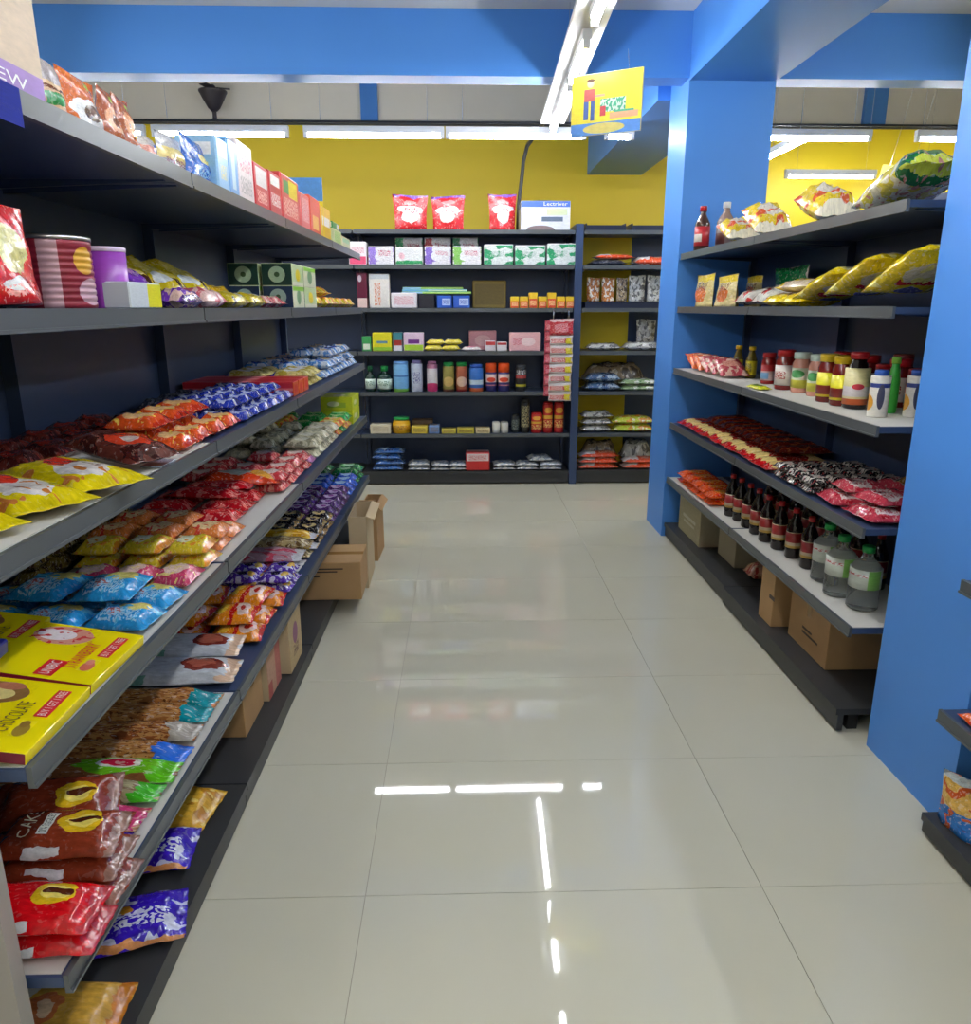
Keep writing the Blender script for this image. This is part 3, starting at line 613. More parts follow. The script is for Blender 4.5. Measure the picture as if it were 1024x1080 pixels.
# ---------------------------------------------------------------- LEFT, third shelf
z3 = LZ[2]
myb = pm('g_yellowbread', (226, 206, 14), [('E', .62, .5, .24, .30, (240, 232, 226)), ('N', 5, .62, (214, 130, 60)), ('E', .35, .52, .14, .2, (226, 60, 40)), ('R', .0, .05, 0, 1, (190, 150, 20))], .16, .7, speck=.08)
ml = ['lowest yellow snack bag at the left picture edge', 'middle yellow snack bag leaning on its neighbour', 'foremost yellow snack bag with white glare on the third left shelf']
for i, (X, Y, rz, zz) in enumerate(((-.90, 1.25, -.50, 0), (-.855, 1.415, -.56, .004), (-.815, 1.57, -.62, .008))):
    put(kit('snack_bag', 'bag', bag(.33, .165, .04, myb, 20 + i, 18, 10)), (X + .02, Y, z3 + .004 + zz), rz, ml[i])
mbr = pm('g_brownclear', (100, 48, 40), [('N', 4, .55, (70, 26, 22)), ('E', .6, .5, .22, .28, (222, 70, 40)), ('E', .62, .5, .1, .12, (220, 200, 190))], .12, .9, speck=.08)
put(kit('snack_bag', 'bag', bag(.25, .15, .05, mbr, 31, 16, 10)), (LXF - .115, 1.80, z3 + .022), -.50, 'shiny brown bag with orange label hanging over the shelf edge', ry=.10)
mdb = pm('g_darkbrown', (96, 36, 34), [('N', 5, .55, (140, 60, 50)), ('E', .5, .5, .25, .3, (170, 50, 40))], .12, .9, speck=.1)
lay('L', 'snack_bag', 'bag', mdb, z3, 1.66, 2.42, .27, .495, 5, 2, 1, .045, 'dark brown snack bag behind the yellow bags', jit=.2)
mor = pm('g_orangepk', (226, 84, 30), [('E', .5, .5, .28, .34, (240, 190, 130)), ('R', 0, .1, 0, 1, (190, 40, 20)), ('R', .9, 1, 0, 1, (200, 50, 24)), ('N', 6, .62, (250, 210, 90))], .14, .9, speck=.15)
lay('L', 'biscuit_pack', 'pack', mor, z3, 1.93, 2.44, .012, .25, 4, 2, 1, .045, 'orange red biscuit pack on the third left shelf')
lay('L', 'biscuit_pack', 'pack', mor, z3 + .046, 1.98, 2.42, .10, .25, 3, 1, 1, .042, 'orange red biscuit pack on top of the block', jit=.15)
put(kit('price_card', 'card', cbox(.09, .05, .004, [pm('m_pricecard', (200, 210, 220), [('R', 0, .5, 0, 1, (60, 60, 70)), ('T', .5, 1, 0, 1, (90, 100, 130))], .3, 0)], .0006)), (LXF - .03, 1.80, z3 + .0035), PI / 2, 'small white and grey card lying at the third shelf edge')
mbp = pm('g_bluepk', (40, 62, 176), [('E', .5, .5, .30, .36, (196, 208, 240)), ('E', .5, .5, .14, .2, (60, 80, 190)), ('N', 5, .64, WHITE)])
lay('L', 'biscuit_pack', 'pack', mbp, z3, 2.46, 3.20, .012, .34, 6, 4, 1, .035, 'blue and white sweet pack in the grid', fill=.96)
lay('L', 'biscuit_pack', 'pack', mbp, z3 + .036, 2.50, 3.18, .06, .32, 5, 3, 1, .032, 'blue and white sweet pack topping the grid', fill=.96, skip=.0)
mrl = pm('b_redlong', (206, 40, 52), [('R', .0, 1, .4, .6, (236, 130, 130))], .3, 0)
for i in range(3):
    put(kit('long_box', 'box', cbox(.095, .46, .06, [pm('b_redend', (214, 90, 30), [('R', .2, .8, .2, .8, c('red'))], .3, 0), mrl, mrl], .002)), (LXF - .255, 3.27 + i * .105, z3 + .002), PI / 2, ['nearest of the three long red boxes after the blue packs', 'middle one of the three long red boxes', 'farthest of the three long red boxes'][i])
mcr = pm('g_creamyel', (222, 206, 130), [('N', 5, .55, (190, 170, 60)), ('R', 0, .12, 0, 1, c('blue')), ('E', .5, .5, .2, .3, WHITE)])
lay('L', 'biscuit_pack', 'pack', mcr, z3, 3.58, 3.92, .02, .44, 3, 2, 2, .04, 'cream and yellow pack after the long red boxes')
mlb = [pm('g_ltb1', (84, 146, 214), [('N', 5, .5, (220, 230, 240)), ('E', .5, .5, .2, .3, c('blue'))]), pm('g_ltb2', (206, 214, 222), [('N', 5, .54, (90, 140, 200)), ('E', .5, .5, .2, .3, (226, 200, 160))])]
lay('L', 'biscuit_pack', 'pack', mlb, z3, 3.94, 5.12, .02, .46, 8, 3, 2, .045, 'pale blue and white pack in the far heap', skip=.35, jit=.12)
lay('L', 'biscuit_pack', 'pack', mlb, z3 + .091, 4.3, 5.0, .05, .30, 4, 2, 1, .045, 'pale blue pack topping the far heap', jit=.2)
lay('L', 'biscuit_pack', 'pack', pm('g_darkgr', (60, 66, 80), [('N', 5, .55, (110, 116, 130))]), z3, 2.75, 3.2, .38, .49, 3, 1, 1, .04, 'dark grey pack behind the blue sweet packs')

# ---------------------------------------------------------------- LEFT, fourth shelf
z4 = LZ[3]
mcy = mat('yellow_box_card', (238, 218, 8), .25, coat=.3)
mcs = mat('maroon_box_side', (120, 20, 44), .3)
m_rtag = mat('red_tag', (214, 28, 36), .4); m_wpr = mat('white_print', WHITE, .5); m_bpr = mat('brown_print', (96, 70, 20), .5)
def choc_box(pic, side, words, w=.225, d=.225, h=.022):
    def top(cx, cy, sx, sy, e=.0006): return lambda x, y: (cx + x * sx, cy + y * sy, h + e)
    P = [('picture_panel', decal(top(.062, .035, .085, .13), pic, 1, 1, 'picture_panel')),
         ('brand_tag', decal(top(-.072, -.012, .062, .036), m_rtag, 1, 1, 'brand_tag'), [('lettering', lettering('UNIBIC', m_wpr, top(-.072, -.012, .052, .020, .0012)))]),
         ('offer_tag', decal(top(.04, -.080, .092, .024), m_rtag, 1, 1, 'offer_tag'), [('lettering', lettering('BUY 1 GET 1 FREE', m_wpr, top(.04, -.080, .084, .014, .0012)))]),
         ('cookie_print', decal(top(-.045, -.072, .05, .026), pm('cookie_print_%d' % side, (238, 218, 8), [('E', .4, .5, .38, .46, (160, 130, 50) if side == 0 else (220, 110, 90)), ('E', .75, .6, .22, .3, (150, 110, 50) if side == 0 else (226, 140, 120))], .3, 0), 1, 1, 'cookie_print'))]
    for i, wd in enumerate(words): P.append(('lettering', lettering(wd, m_bpr if side == 0 else m_rtag, top([-.01, -.012][i], [.012, -.040][i] if len(words) > 1 else -.042, .0108 * len(wd), .026, .0014))))
    ms = mcs if side == 0 else mat('crimson_box_side', (170, 24, 60), .3)
    return kit('chocolate_box', 'box', cbox(w, d, h, [mcy, mcy, ms, ms, mcy, mcy], .0012), P)
pic0 = pm('pic_wafer', (238, 218, 8), [('E', .45, .5, .45, .48, (150, 110, 60)), ('E', .4, .55, .28, .36, (226, 206, 130)), ('E', .75, .35, .16, .2, (190, 120, 90))], .25, 0)
pic1 = pm('pic_straw', (238, 218, 8), [('E', .5, .5, .48, .46, (222, 150, 130)), ('E', .5, .6, .3, .3, (240, 226, 226)), ('N', 6, .6, (206, 60, 60))], .25, 0)
cb0 = choc_box(pic0, 0, ('RICH', 'CHOCOLATE')); cb1 = choc_box(pic1, 1, ('DARK', 'FANTASY')[:0] or ('STRAWBERRY',))
pl = kit('chocolate_box', 'box', cb0[2], []); pl1 = kit('chocolate_box', 'box', cb1[2], [])
put(cb0, (LXF - .122, 1.212, z4 + .020), PI / 2 + .02, 'flat yellow rich chocolate box nearest the camera', rx=.15)
put(cb1, (LXF - .122, 1.450, z4 + .020), PI / 2 - .03, 'flat yellow box with red lettering and crimson side', rx=.15)
for i, Y in enumerate((1.21, 1.45)):
    put(pl, (LXF - .31, Y, z4 + .003), PI / 2, 'plain flat yellow box propping up the front boxes, ' + ('near one' if i == 0 else 'far one'))
cb2 = choc_box(pic0, 0, ('CHOCOLATE',), d=.2)
for i, Y in enumerate((1.25, 1.49)):
    put(cb2, (LXF - .325, Y, z4 + .045), PI / 2 + .03, 'flat yellow chocolate box in the rear row, ' + ('at the left picture edge' if i == 0 else 'behind the red lettered box'), rx=.15)
put(kit('biscuit_pack', 'pack', cbox(.11, .06, .03, [mat('royal_blue_card', (24, 36, 160), .3)], .003)), (LXF - .225, 1.345, z4 + .066), PI / 2 + .1, 'small royal blue pack lying between the yellow boxes', rx=.15)
mlbb = pm('g_ltbluebag', (40, 150, 214), [('E', .62, .66, .26, .22, (226, 214, 120)), ('E', .42, .34, .12, .16, (190, 110, 110)), ('N', 5, .6, (90, 190, 232)), ('T', .2, .8, .1, .5, (170, 214, 240))], .16, .9, speck=.1)
lay('L', 'wafer_bag', 'bag', mlbb, z4, 1.60, 1.86, .012, .49, 2, 3, 1, .045, 'bright blue snack bag behind the yellow boxes', jit=.12)
lay('L', 'wafer_bag', 'bag', mlbb, z4 + .046, 1.66, 1.84, .08, .38, 1, 2, 1, .042, 'bright blue snack bag on top', jit=.15)
mpp = pm('g_pinkpk', (206, 66, 104), [('E', .5, .5, .3, .3, (240, 206, 190)), ('N', 6, .6, (240, 214, 130)), ('R', 0, .08, 0, 1, (236, 200, 60))])
lay('L', 'biscuit_pack', 'pack', mpp, z4, 1.88, 2.02, .02, .36, 1, 3, 1, .045, 'pink and cream biscuit pack next to the blue bags', axis='d')
myp = pm('g_yelpk', (232, 206, 50), [('E', .4, .5, .2, .3, (240, 240, 200)), ('N', 5, .62, (236, 150, 50)), ('R', .9, 1, 0, 1, (220, 140, 30))], .14, .3)
lay('L', 'biscuit_pack', 'pack', myp, z4, 2.03, 2.17, .02, .40, 1, 3, 2, .042, 'glossy yellow biscuit pack on the fourth left shelf')
mop = pm('g_orcream', (226, 130, 60), [('E', .5, .5, .3, .32, (240, 206, 150)), ('N', 6, .6, (220, 70, 50))])
lay('L', 'biscuit_pack', 'pack', mop, z4, 2.18, 2.46, .03, .44, 2, 3, 2, .04, 'orange and cream biscuit pack on fourth left shelf', skip=.2)
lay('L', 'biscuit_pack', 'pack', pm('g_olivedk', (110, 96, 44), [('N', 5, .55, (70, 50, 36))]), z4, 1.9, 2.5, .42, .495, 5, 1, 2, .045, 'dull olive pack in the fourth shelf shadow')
mrp = pm('g_redpk', (196, 22, 34), [('N', 7, .56, (236, 120, 110)), ('E', .5, .5, .2, .25, (226, 60, 60)), ('R', .0, .06, 0, 1, (120, 10, 20))], .15, .5)
lay('L', 'biscuit_pack', 'pack', mrp, z4, 2.50, 2.92, .08, .49, 3, 2, 1, .04, 'wide red crisp pack on the fourth left shelf')
lay('L', 'biscuit_pack', 'pack', mrp, z4 + .041, 2.70, 2.92, .12, .40, 2, 1, 1, .035, 'wide red crisp pack in the upper layer', jit=.2)
morp = pm('g_orred', (232, 70, 30), [('E', .45, .5, .22, .26, (200, 206, 190)), ('E', .8, .5, .15, .4, (240, 170, 60))], .15, .5)
put(kit('biscuit_pack', 'pack', bag(.30, .15, .05, morp, 41, 16, 10)), (LXF - .20, 2.96, z4 + .045), .25, 'orange red pack with grey label lying above the red packs', ry=.06)
mrp2 = pm('g_redpink', (206, 60, 66), [('N', 6, .54, (236, 150, 140)), ('E', .5, .5, .26, .3, (244, 214, 200))], .15, .5)
lay('L', 'biscuit_pack', 'pack', mrp2, z4, 2.95, 3.50, .02, .44, 4, 3, 2, .042, 'red and pink biscuit pack on fourth left shelf', skip=.3)
lay('L', 'biscuit_pack', 'pack', pm('g_lilac', (180, 110, 170), [('E', .5, .5, .3, .3, (230, 200, 210))]), z4, 3.51, 3.62, .02, .20, 1, 1, 1, .05, 'lilac pack between the red and the cream packs')
mgc = [pm('g_greycream', (206, 200, 170), [('N', 5, .54, (150, 146, 120)), ('E', .5, .5, .25, .3, (226, 222, 200))]), pm('g_greycream2', (176, 176, 150), [('N', 5, .5, (220, 214, 180))])]
lay('L', 'biscuit_pack', 'pack', mgc, z4, 3.64, 4.30, .225, .49, 6, 2, 2, .05, 'cream grey biscuit pack at the fourth shelf rear', skip=.2)
lay('L', 'biscuit_pack', 'pack', mgc, z4, 3.64, 4.30, .02, .21, 5, 1, 2, .05, 'cream grey biscuit pack at the fourth shelf edge', skip=.2)
mgo = [pm('g_gryel', (226, 196, 70), [('N', 4, .52, (236, 120, 60)), ('E', .5, .5, .2, .3, (240, 226, 150))]), pm('g_green', (40, 160, 70), [('E', .5, .5, .3, .3, (150, 206, 120))])]
lay('L', 'biscuit_pack', 'pack', mgo, z4, 4.32, 4.78, .02, .49, 4, 3, 2, .045, 'yellow or green pack before the lime boxes', skip=.2)
mlime = pm('b_lime', (206, 214, 40), [('R', .2, .8, .2, .6, (160, 190, 60)), ('E', .4, .5, .2, .2, (236, 236, 190))], .3, 0)
for k in range(2): put(kit('tea_box', 'box', cbox(.30, .2, .085, [mlime], .003)), (LXF - .13, 4.97, z4 + .002 + k * .086), PI / 2, ['lower', 'upper'][k] + ' lime yellow box at the far end of the fourth left shelf')

# ---------------------------------------------------------------- LEFT, fifth shelf
z5 = LZ[4]
def cake_pack(base, lab, seed, L=.245, W=.13, T=.05, txt=True):
    m = pm('m_cake_%s' % seed, base, [('E', .66, .56, .17, .24, (232, 190, 30)), ('E', .68, .56, .11, .14, (250, 226, 110)), ('E', .70, .58, .12, .06, (90, 40, 20)), ('R', .92, 1, 0, 1, lab), ('R', .3, .6, .02, .09, (226, 226, 226))], .16, .6, speck=.05)
    P = bag_surface(L, W, T, seed)
    parts = []
    if txt:
        parts = [('lettering', lettering('CAKE', mat('cream_print', (240, 226, 190), .4), lambda x, y: P(-.46 - y * .20, x * 1.15 + .02, True, .0022))),
                 ('badge', decal(lambda x, y: P(-.16 + x * .17, y * .95 + .02, True, .0016), mat('pale_badge', (222, 220, 206), .4), 3, 6, 'badge'), [('lettering', lettering('0% EGGLESS', mat('dark_green_print', (40, 60, 44), .5), lambda x, y: P(-.16 - y * .12, x * .85 + .02, True, .0028)))])]
    return kit('cake_pack', 'pack', bag(L, W, T, m, seed, 18, 12), parts)
ck_b = cake_pack((142, 56, 32), (150, 110, 96), 51); ck_b2 = kit(ck_b[0], ck_b[1], ck_b[2], [])
ck_r = cake_pack((214, 14, 24), (190, 50, 60), 52, W=.12, txt=False)
for k in range(2): put(ck_r, (LXF - .09, 1.175, z5 + .003 + k * .05), .03 - .05 * k, ['red cake pack at the bottom near end of the fifth left shelf', 'upper red cake pack at the near end of the fifth left shelf'][k])
put(kit('cake_pack', 'pack', ck_r[2], []), (LXF - .36, 1.175, z5 + .003), .02, 'red cake pack in the rear behind the grey end panel')
for k in range(3): put(ck_b if k == 2 else ck_b2, (LXF - .095 - .004 * k, 1.305 + .004 * k, z5 + .003 + k * .05), .04 * (k - 1), ['lowest brown cake pack of the front stack', 'middle brown cake pack of the front stack', 'brown cake pack with cream lettering on top of the front stack'][k], rx=.03 * k)
for k in range(2): put(ck_b if k == 1 else ck_b2, (LXF - .37, 1.30, z5 + .003 + k * .05), -.05 + .1 * k, ['lower brown cake pack in the rear stack', 'upper brown cake pack in the rear stack'][k])
put(ck_b2, (LXF - .16, 1.415, z5 + .105), .18, 'brown cake pack leaning across behind the lettered one', rx=.45)
mpu = pm('g_purple5', (84, 44, 170), [('E', .4, .5, .2, .3, (200, 190, 226)), ('T', .2, .6, .2, .8, (230, 226, 240)), ('R', .72, .8, 0, 1, (190, 40, 80))], .15, .5)
put(kit('sweet_pack', 'pack', bag(.38, .075, .04, mpu, 61, 16, 8, crimp=.12)), (LXF - .22, 1.415, z5 + .004), .05, 'purple sweet pack beside the brown cake packs')
mcl = pm('g_clearpink', (190, 150, 110), [('E', .35, .5, .14, .3, (130, 180, 40)), ('E', .35, .5, .08, .16, (200, 60, 90)), ('N', 6, .56, (150, 100, 70)), ('R', .84, 1, 0, 1, (196, 40, 100))], .1, .6)
put(kit('sweet_pack', 'pack', bag(.42, .085, .05, mcl, 62, 18, 8, crimp=.14)), (LXF - .235, 1.50, z5 + .004), -.04, 'clear sweet pack with crimson tail and green badge')
put(kit('sweet_pack', 'pack', bag(.42, .07, .05, pm('g_cleargreen', (180, 170, 130), [('N', 6, .54, (140, 110, 80)), ('R', .86, 1, 0, 1, (70, 190, 40)), ('R', 0, .2, 0, 1, (40, 150, 60))], .1, .6), 63, 18, 8, crimp=.14)), (LXF - .232, 1.582, z5 + .004), .03, 'clear sweet pack with bright green tail')
mgo5 = pm('g_greenoval', (146, 92, 52), [('E', .70, .5, .26, .42, (110, 190, 30)), ('E', .68, .5, .12, .2, (226, 226, 210)), ('E', .68, .5, .09, .14, (190, 30, 60)), ('R', .88, 1, 0, 1, (100, 200, 30))], .12, .4)
put(kit('sweet_pack', 'pack', bag(.44, .09, .05, mgo5, 64, 18, 8, crimp=.12)), (LXF - .235, 1.668, z5 + .004), .02, 'brown brittle pack with a green oval badge')
def nut(key, tail, base=(170, 110, 56)): return pm(key, base, [('N', 16, .50, (200, 146, 84)), ('N', 22, .6, (110, 64, 34)), ('R', .82, 1, 0, 1, tail)], .12, .5)
put(kit('sweet_pack', 'pack', bag(.42, .08, .05, nut('g_nutblue', (40, 110, 220)), 65, 18, 8, crimp=.15)), (LXF - .225, 1.758, z5 + .004), -.05, 'peanut brittle pack with blue twisted tail')
put(kit('sweet_pack', 'pack', bag(.42, .085, .05, nut('g_nutgrey', (176, 168, 156), (150, 84, 44)), 66, 18, 8, crimp=.12)), (LXF - .235, 1.848, z5 + .004), .03, 'nut pack with clear grey tail')
for i in range(2): put(kit('sweet_pack', 'pack', bag(.42, .085, .05, nut('g_nutteal', (20, 150, 160)), 67 + i, 18, 8, crimp=.16)), (LXF - .235, 1.94 + i * .092, z5 + .004), .03 - .05 * i, 'nut pack with teal tail, ' + ['nearer', 'farther'][i] + ' of the pair')
mwp = pm('g_whitebrown', (206, 210, 214), [('E', .74, .5, .15, .3, (130, 50, 40)), ('E', .74, .5, .10, .2, (170, 90, 70)), ('R', .90, 1, 0, 1, (226, 190, 160)), ('R', 0, .4, 0, .12, (120, 170, 150))], .14, .6, speck=.03)
put(kit('snack_bag', 'bag', bag(.42, .16, .055, mwp, 70, 18, 10)), (LXF - .235, 2.20, z5 + .004), .06, 'white snack bag with a brown picture on the fifth left shelf')
put(kit('snack_bag', 'bag', bag(.40, .13, .045, mwp, 71, 18, 10)), (LXF - .255, 2.36, z5 + .025), .03, 'white snack bag leaning beneath the orange packs', rx=.14)
moc = pm('g_orangechip', (236, 140, 22), [('E', .72, .5, .16, .34, (240, 206, 190)), ('R', .46, .56, 0, 1, (206, 30, 26)), ('E', .72, .5, .06, .14, (200, 50, 40)), ('R', .92, 1, 0, 1, (214, 40, 30)), ('E', .25, .5, .12, .3, (250, 200, 60))], .15, .5)
lay('L', 'crisp_bag', 'bag', moc, z5, 2.42, 2.90, .02, .40, 3, 2, 1, .05, 'orange and red crisp bag on the fifth left shelf', jit=.12)
lay('L', 'crisp_bag', 'bag', moc, z5 + .051, 2.46, 2.84, .05, .38, 2, 2, 1, .045, 'orange and red crisp bag on top', jit=.2)
mpw = pm('g_purpwhite', (92, 56, 176), [('N', 5, .56, (214, 206, 236)), ('E', .5, .5, .16, .2, (30, 20, 60)), ('E', .8, .5, .1, .3, (236, 190, 80))], .15, .5)
lay('L', 'biscuit_pack', 'pack', mpw, z5, 2.92, 3.14, .02, .44, 2, 3, 2, .04, 'purple and white pack after orange crisp bags')
mpg = pm('g_pinkgrey', (190, 150, 160), [('N', 5, .52, (206, 80, 100)), ('R', 0, .3, 0, 1, (236, 200, 60)), ('R', .9, 1, 0, 1, (210, 210, 215))], .12, .5)
lay('L', 'biscuit_pack', 'pack', mpg, z5, 3.16, 3.34, .015, .46, 1, 1, 2, .045, 'silvery pink pack with yellow end')
mcf = pm('g_cookie', (190, 168, 116), [('N', 9, .54, (120, 90, 50)), ('N', 14, .6, (226, 210, 170))], .25, .3)
lay('L', 'biscuit_pack', 'pack', mcf, z5, 3.35, 3.46, .02, .34, 1, 1, 2, .05, 'cream patterned biscuit pack on the fifth left shelf')
mgd = pm('g_gold', (226, 168, 30), [('N', 4, .55, (250, 214, 100)), ('R', 0, .2, 0, 1, (190, 40, 30)), ('R', .92, 1, 0, 1, (220, 220, 225))], .15, .4)
lay('L', 'biscuit_pack', 'pack', mgd, z5, 3.47, 3.57, .015, .40, 1, 1, 2, .05, 'golden foil pack on the fifth left shelf')
mbk = pm('g_blackgold', (30, 26, 34), [('E', .5, .5, .24, .3, (214, 190, 130)), ('E', .5, .5, .1, .14, (60, 30, 60)), ('R', .9, 1, 0, 1, (140, 110, 60))], .15, .4)
lay('L', 'biscuit_pack', 'pack', mbk, z5, 3.58, 3.96, .02, .46, 3, 3, 2, .045, 'black and gold biscuit pack on fifth left shelf')
mpg2 = pm('g_purpgrid', (80, 40, 110), [('E', .5, .5, .28, .34, (206, 180, 220)), ('E', .55, .45, .12, .14, (150, 70, 160)), ('R', 0, .1, 0, 1, (50, 20, 80))], .15, .4)
lay('L', 'biscuit_pack', 'pack', mpg2, z5, 3.97, 4.55, .02, .46, 5, 3, 2, .045, 'dark purple biscuit pack on fifth left shelf')
mbg = pm('g_bluegrid', (40, 90, 200), [('E', .5, .5, .26, .34, (170, 206, 240)), ('R', 0, .1, 0, 1, (24, 40, 120))], .15, .4)
lay('L', 'biscuit_pack', 'pack', mbg, z5, 4.56, 4.90, .02, .46, 3, 3, 2, .045, 'bright blue biscuit pack on fifth left shelf')
mgg = pm('g_greengrid', (26, 110, 66), [('N', 4, .55, (90, 170, 100)), ('E', .5, .5, .2, .3, (150, 200, 160))], .15, .4)
lay('L', 'biscuit_pack', 'pack', mgg, z5, 4.91, 5.18, .02, .42, 2, 2, 2, .05, 'green biscuit pack ending the fifth left shelf')

# ---------------------------------------------------------------- LEFT, base deck
zd = LDK
mgold = pm('g_goldbag', (206, 158, 60), [('R', 0, .42, 0, 1, (196, 190, 170)), ('R', 0, .10, 0, 1, (30, 70, 190)), ('E', .52, .45, .12, .24, (196, 110, 60)), ('E', .54, .45, .06, .13, (226, 190, 150)), ('R', .9, 1, 0, 1, (200, 120, 20))], .2, .6, speck=.04)
Pg = bag_surface(.34, .17, .06, 81)
pg = gz(112, 1068, zd + .04)
put(kit('snack_bag', 'bag', bag(.34, .17, .06, mgold, 81, 18, 12), [('lettering', lettering('Gold', mat('brown_letter', (110, 66, 24), .4), lambda x, y: Pg(-.52 - y * .22, x * .95 + .08, True, .0012)))]), (-.87, 1.28, zd + .003), .02, 'golden snack bag with brown lettering on the base deck')
mpc = pm('g_purplechip', (58, 30, 186), [('N', 5, .60, (206, 206, 236)), ('E', .42, .56, .2, .12, (226, 150, 40)), ('R', 0, 1, 0, .07, (226, 150, 90)), ('T', .3, .9, .2, .5, (220, 220, 240))], .15, .9, speck=.1)
p1 = gz(150, 975, zd + .03); p2 = gz(165, 905, zd + .03)
put(kit('crisp_bag', 'bag', bag(.30, .17, .06, mpc, 82, 18, 12)), (p1.x - .035, p1.y, zd + .003), .30, 'crumpled purple crisp bag on the base deck, nearer one')
put(kit('crisp_bag', 'bag', bag(.28, .17, .06, mpc, 83, 18, 12)), (p2.x - .035, p2.y + .03, zd + .003), .12, 'crumpled purple crisp bag on the base deck, farther one')
mgb = pm('g_goldplain', (222, 170, 50), [('N', 4, .58, (190, 130, 30)), ('N', 6, .64, (240, 206, 110))], .2, .6, speck=0)
p3 = gz(195, 862, zd + .03)
put(kit('crisp_bag', 'bag', bag(.26, .19, .06, mgb, 84, 18, 12)), (p3.x - .04, p3.y + .05, zd + .003), -.1, 'plain golden bag lying behind the purple crisp bags')
def deck_carton(a, b, depth, h, m, label, side=-1, z=zd, parts=()):
    pa, pb = gz(*a, z), gz(*b, z); Y0, Y1 = sorted((pa.y, pb.y)); X = (pa.x + pb.x) / 2
    return put(kit('carton', 'carton', cbox(Y1 - Y0 - .01, depth, h, m, .002), parts), (X + side * depth / 2, (Y0 + Y1) / 2, z + .002), PI / 2 if side < 0 else -PI / 2, label)
mk1 = pm('c_kraftprint', (190, 164, 118), [('E', .5, .6, .2, .2, (150, 96, 120)), ('T', .3, .7, .2, .4, (120, 90, 70))], .7, 0)
mk2 = pm('c_kraftpink', (196, 152, 122), [('R', .6, 1, 0, 1, (190, 110, 96)), ('R', 0, .3, 0, .3, (180, 90, 80))], .7, 0)
def tape(w, d, h): return [('packing_tape', MB().box(-.02, .02, -d / 2 - .0005, d / 2 + .0005, h, h + .0006).box(-.02, .02, -d / 2 - .0008, -d / 2 - .0002, h * .7, h).mesh('packing_tape', M_TAPE))]
deck_carton((260, 779), (283, 742), .20, .20, [M_KRAFT], 'brown carton on the base deck, nearest of the three small cartons', parts=tape(.2, .20, .20))
deck_carton((284, 741), (301, 715), .20, .22, [mk2, M_KRAFT2], 'pinkish carton between the two small brown cartons')
deck_carton((303, 712), (325.5, 687), .20, .235, [mk1, M_KRAFT2], 'pale carton with a round print on the base deck')
def open_carton(name, w, d, h, m, label, loc, rz, flaps, t=.005, extra=()):
    r = empty(name, loc, rz); tag(r, label, 'carton')
    b = MB().box(-w / 2, w / 2, -d / 2, d / 2, 0, t).box(-w / 2, w / 2, -d / 2, -d / 2 + t, t, h).box(-w / 2, w / 2, d / 2 - t, d / 2, t, h).box(-w / 2, -w / 2 + t, -d / 2 + t, d / 2 - t, t, h).box(w / 2 - t, w / 2, -d / 2 + t, d / 2 - t, t, h)
    link('body', b.mesh('body', m), r)
    for k, a in flaps.items():       # k: 0 front(-y) 1 back 2 left 3 right, a = opening angle from upright
        L = w if k < 2 else d; f = min(w, d) * .48
        o = link('flap', MB().box(-L / 2, L / 2, -t / 2, t / 2, 0, f).mesh('flap', m), r)
        o.location = [(0, -d / 2, h), (0, d / 2, h), (-w / 2, 0, h), (w / 2, 0, h)][k]
        o.rotation_euler = [(a, 0, 0), (-a, 0, 0), (a, 0, PI / 2 * 3), (a, 0, PI / 2)][k]
    for nm, me in extra: link(nm, me, r)
    return r
put(kit('carton', 'carton', cbox(.36, .30, .205, [M_KRAFT], .003), [('printed_mark', MB().box(-.15, .09, -.1515, -.1503, .165, .172).box(-.15, .06, -.1515, -.1503, .150, .157).box(-.15, -.03, -.1515, -.1503, .125, .135).mesh('printed_mark', M_INK)), ('packing_tape', MB().box(-.18, .18, -.022, .022, .205, .2056).mesh('packing_tape', M_TAPE))]), (-.715, 3.83, zd + .002), .03, 'brown carton jutting from the base deck into the aisle')
open_carton('carton', .10, .36, .42, M_KRAFT2, 'narrow open carton standing on the floor behind the jutting carton', (-.605, 4.27, .001), .03, {3: 1.9})
open_carton('carton', .10, .30, .36, M_KRAFT, 'narrow open carton farthest along the left shelving', (-.60, 4.72, .001), -.02, {3: 2.4, 0: .5})
for o in set(bpy.data.objects) - BEFORE_LEFT:        # follow the slight turn of the left run
    if o.parent is None: o.location.x += LX(o.location.y) - LXF; o.rotation_euler.z -= LTURN
# ---------------------------------------------------------------- RIGHT shelving
r1, r2, r3, r4, r5 = RZ_
m_dkglass = mat('dark_bottle_glass', (26, 12, 12), .08, coat=.3)
m_clear = mat('clear_bottle_plastic', (232, 238, 236), .06, trans=.88, ior=1.15)
m_redcap = mat('red_cap', (176, 20, 26), .35); m_whcap = mat('white_cap', (226, 222, 216), .4); m_yelcap = mat('yellow_cap', (226, 190, 30), .35); m_grcap = mat('green_cap', (30, 150, 70), .35); m_blcap = mat('blue_cap', (40, 84, 170), .35); m_gocap = mat('golden_cap', (190, 150, 60), .3)
def stand(side_z, k, px, py, label, group=None, z=None, rz=-PI / 2):
    p = gz(px, py, side_z); return put(k, (p.x, p.y, side_z + .002), rz, label, group)
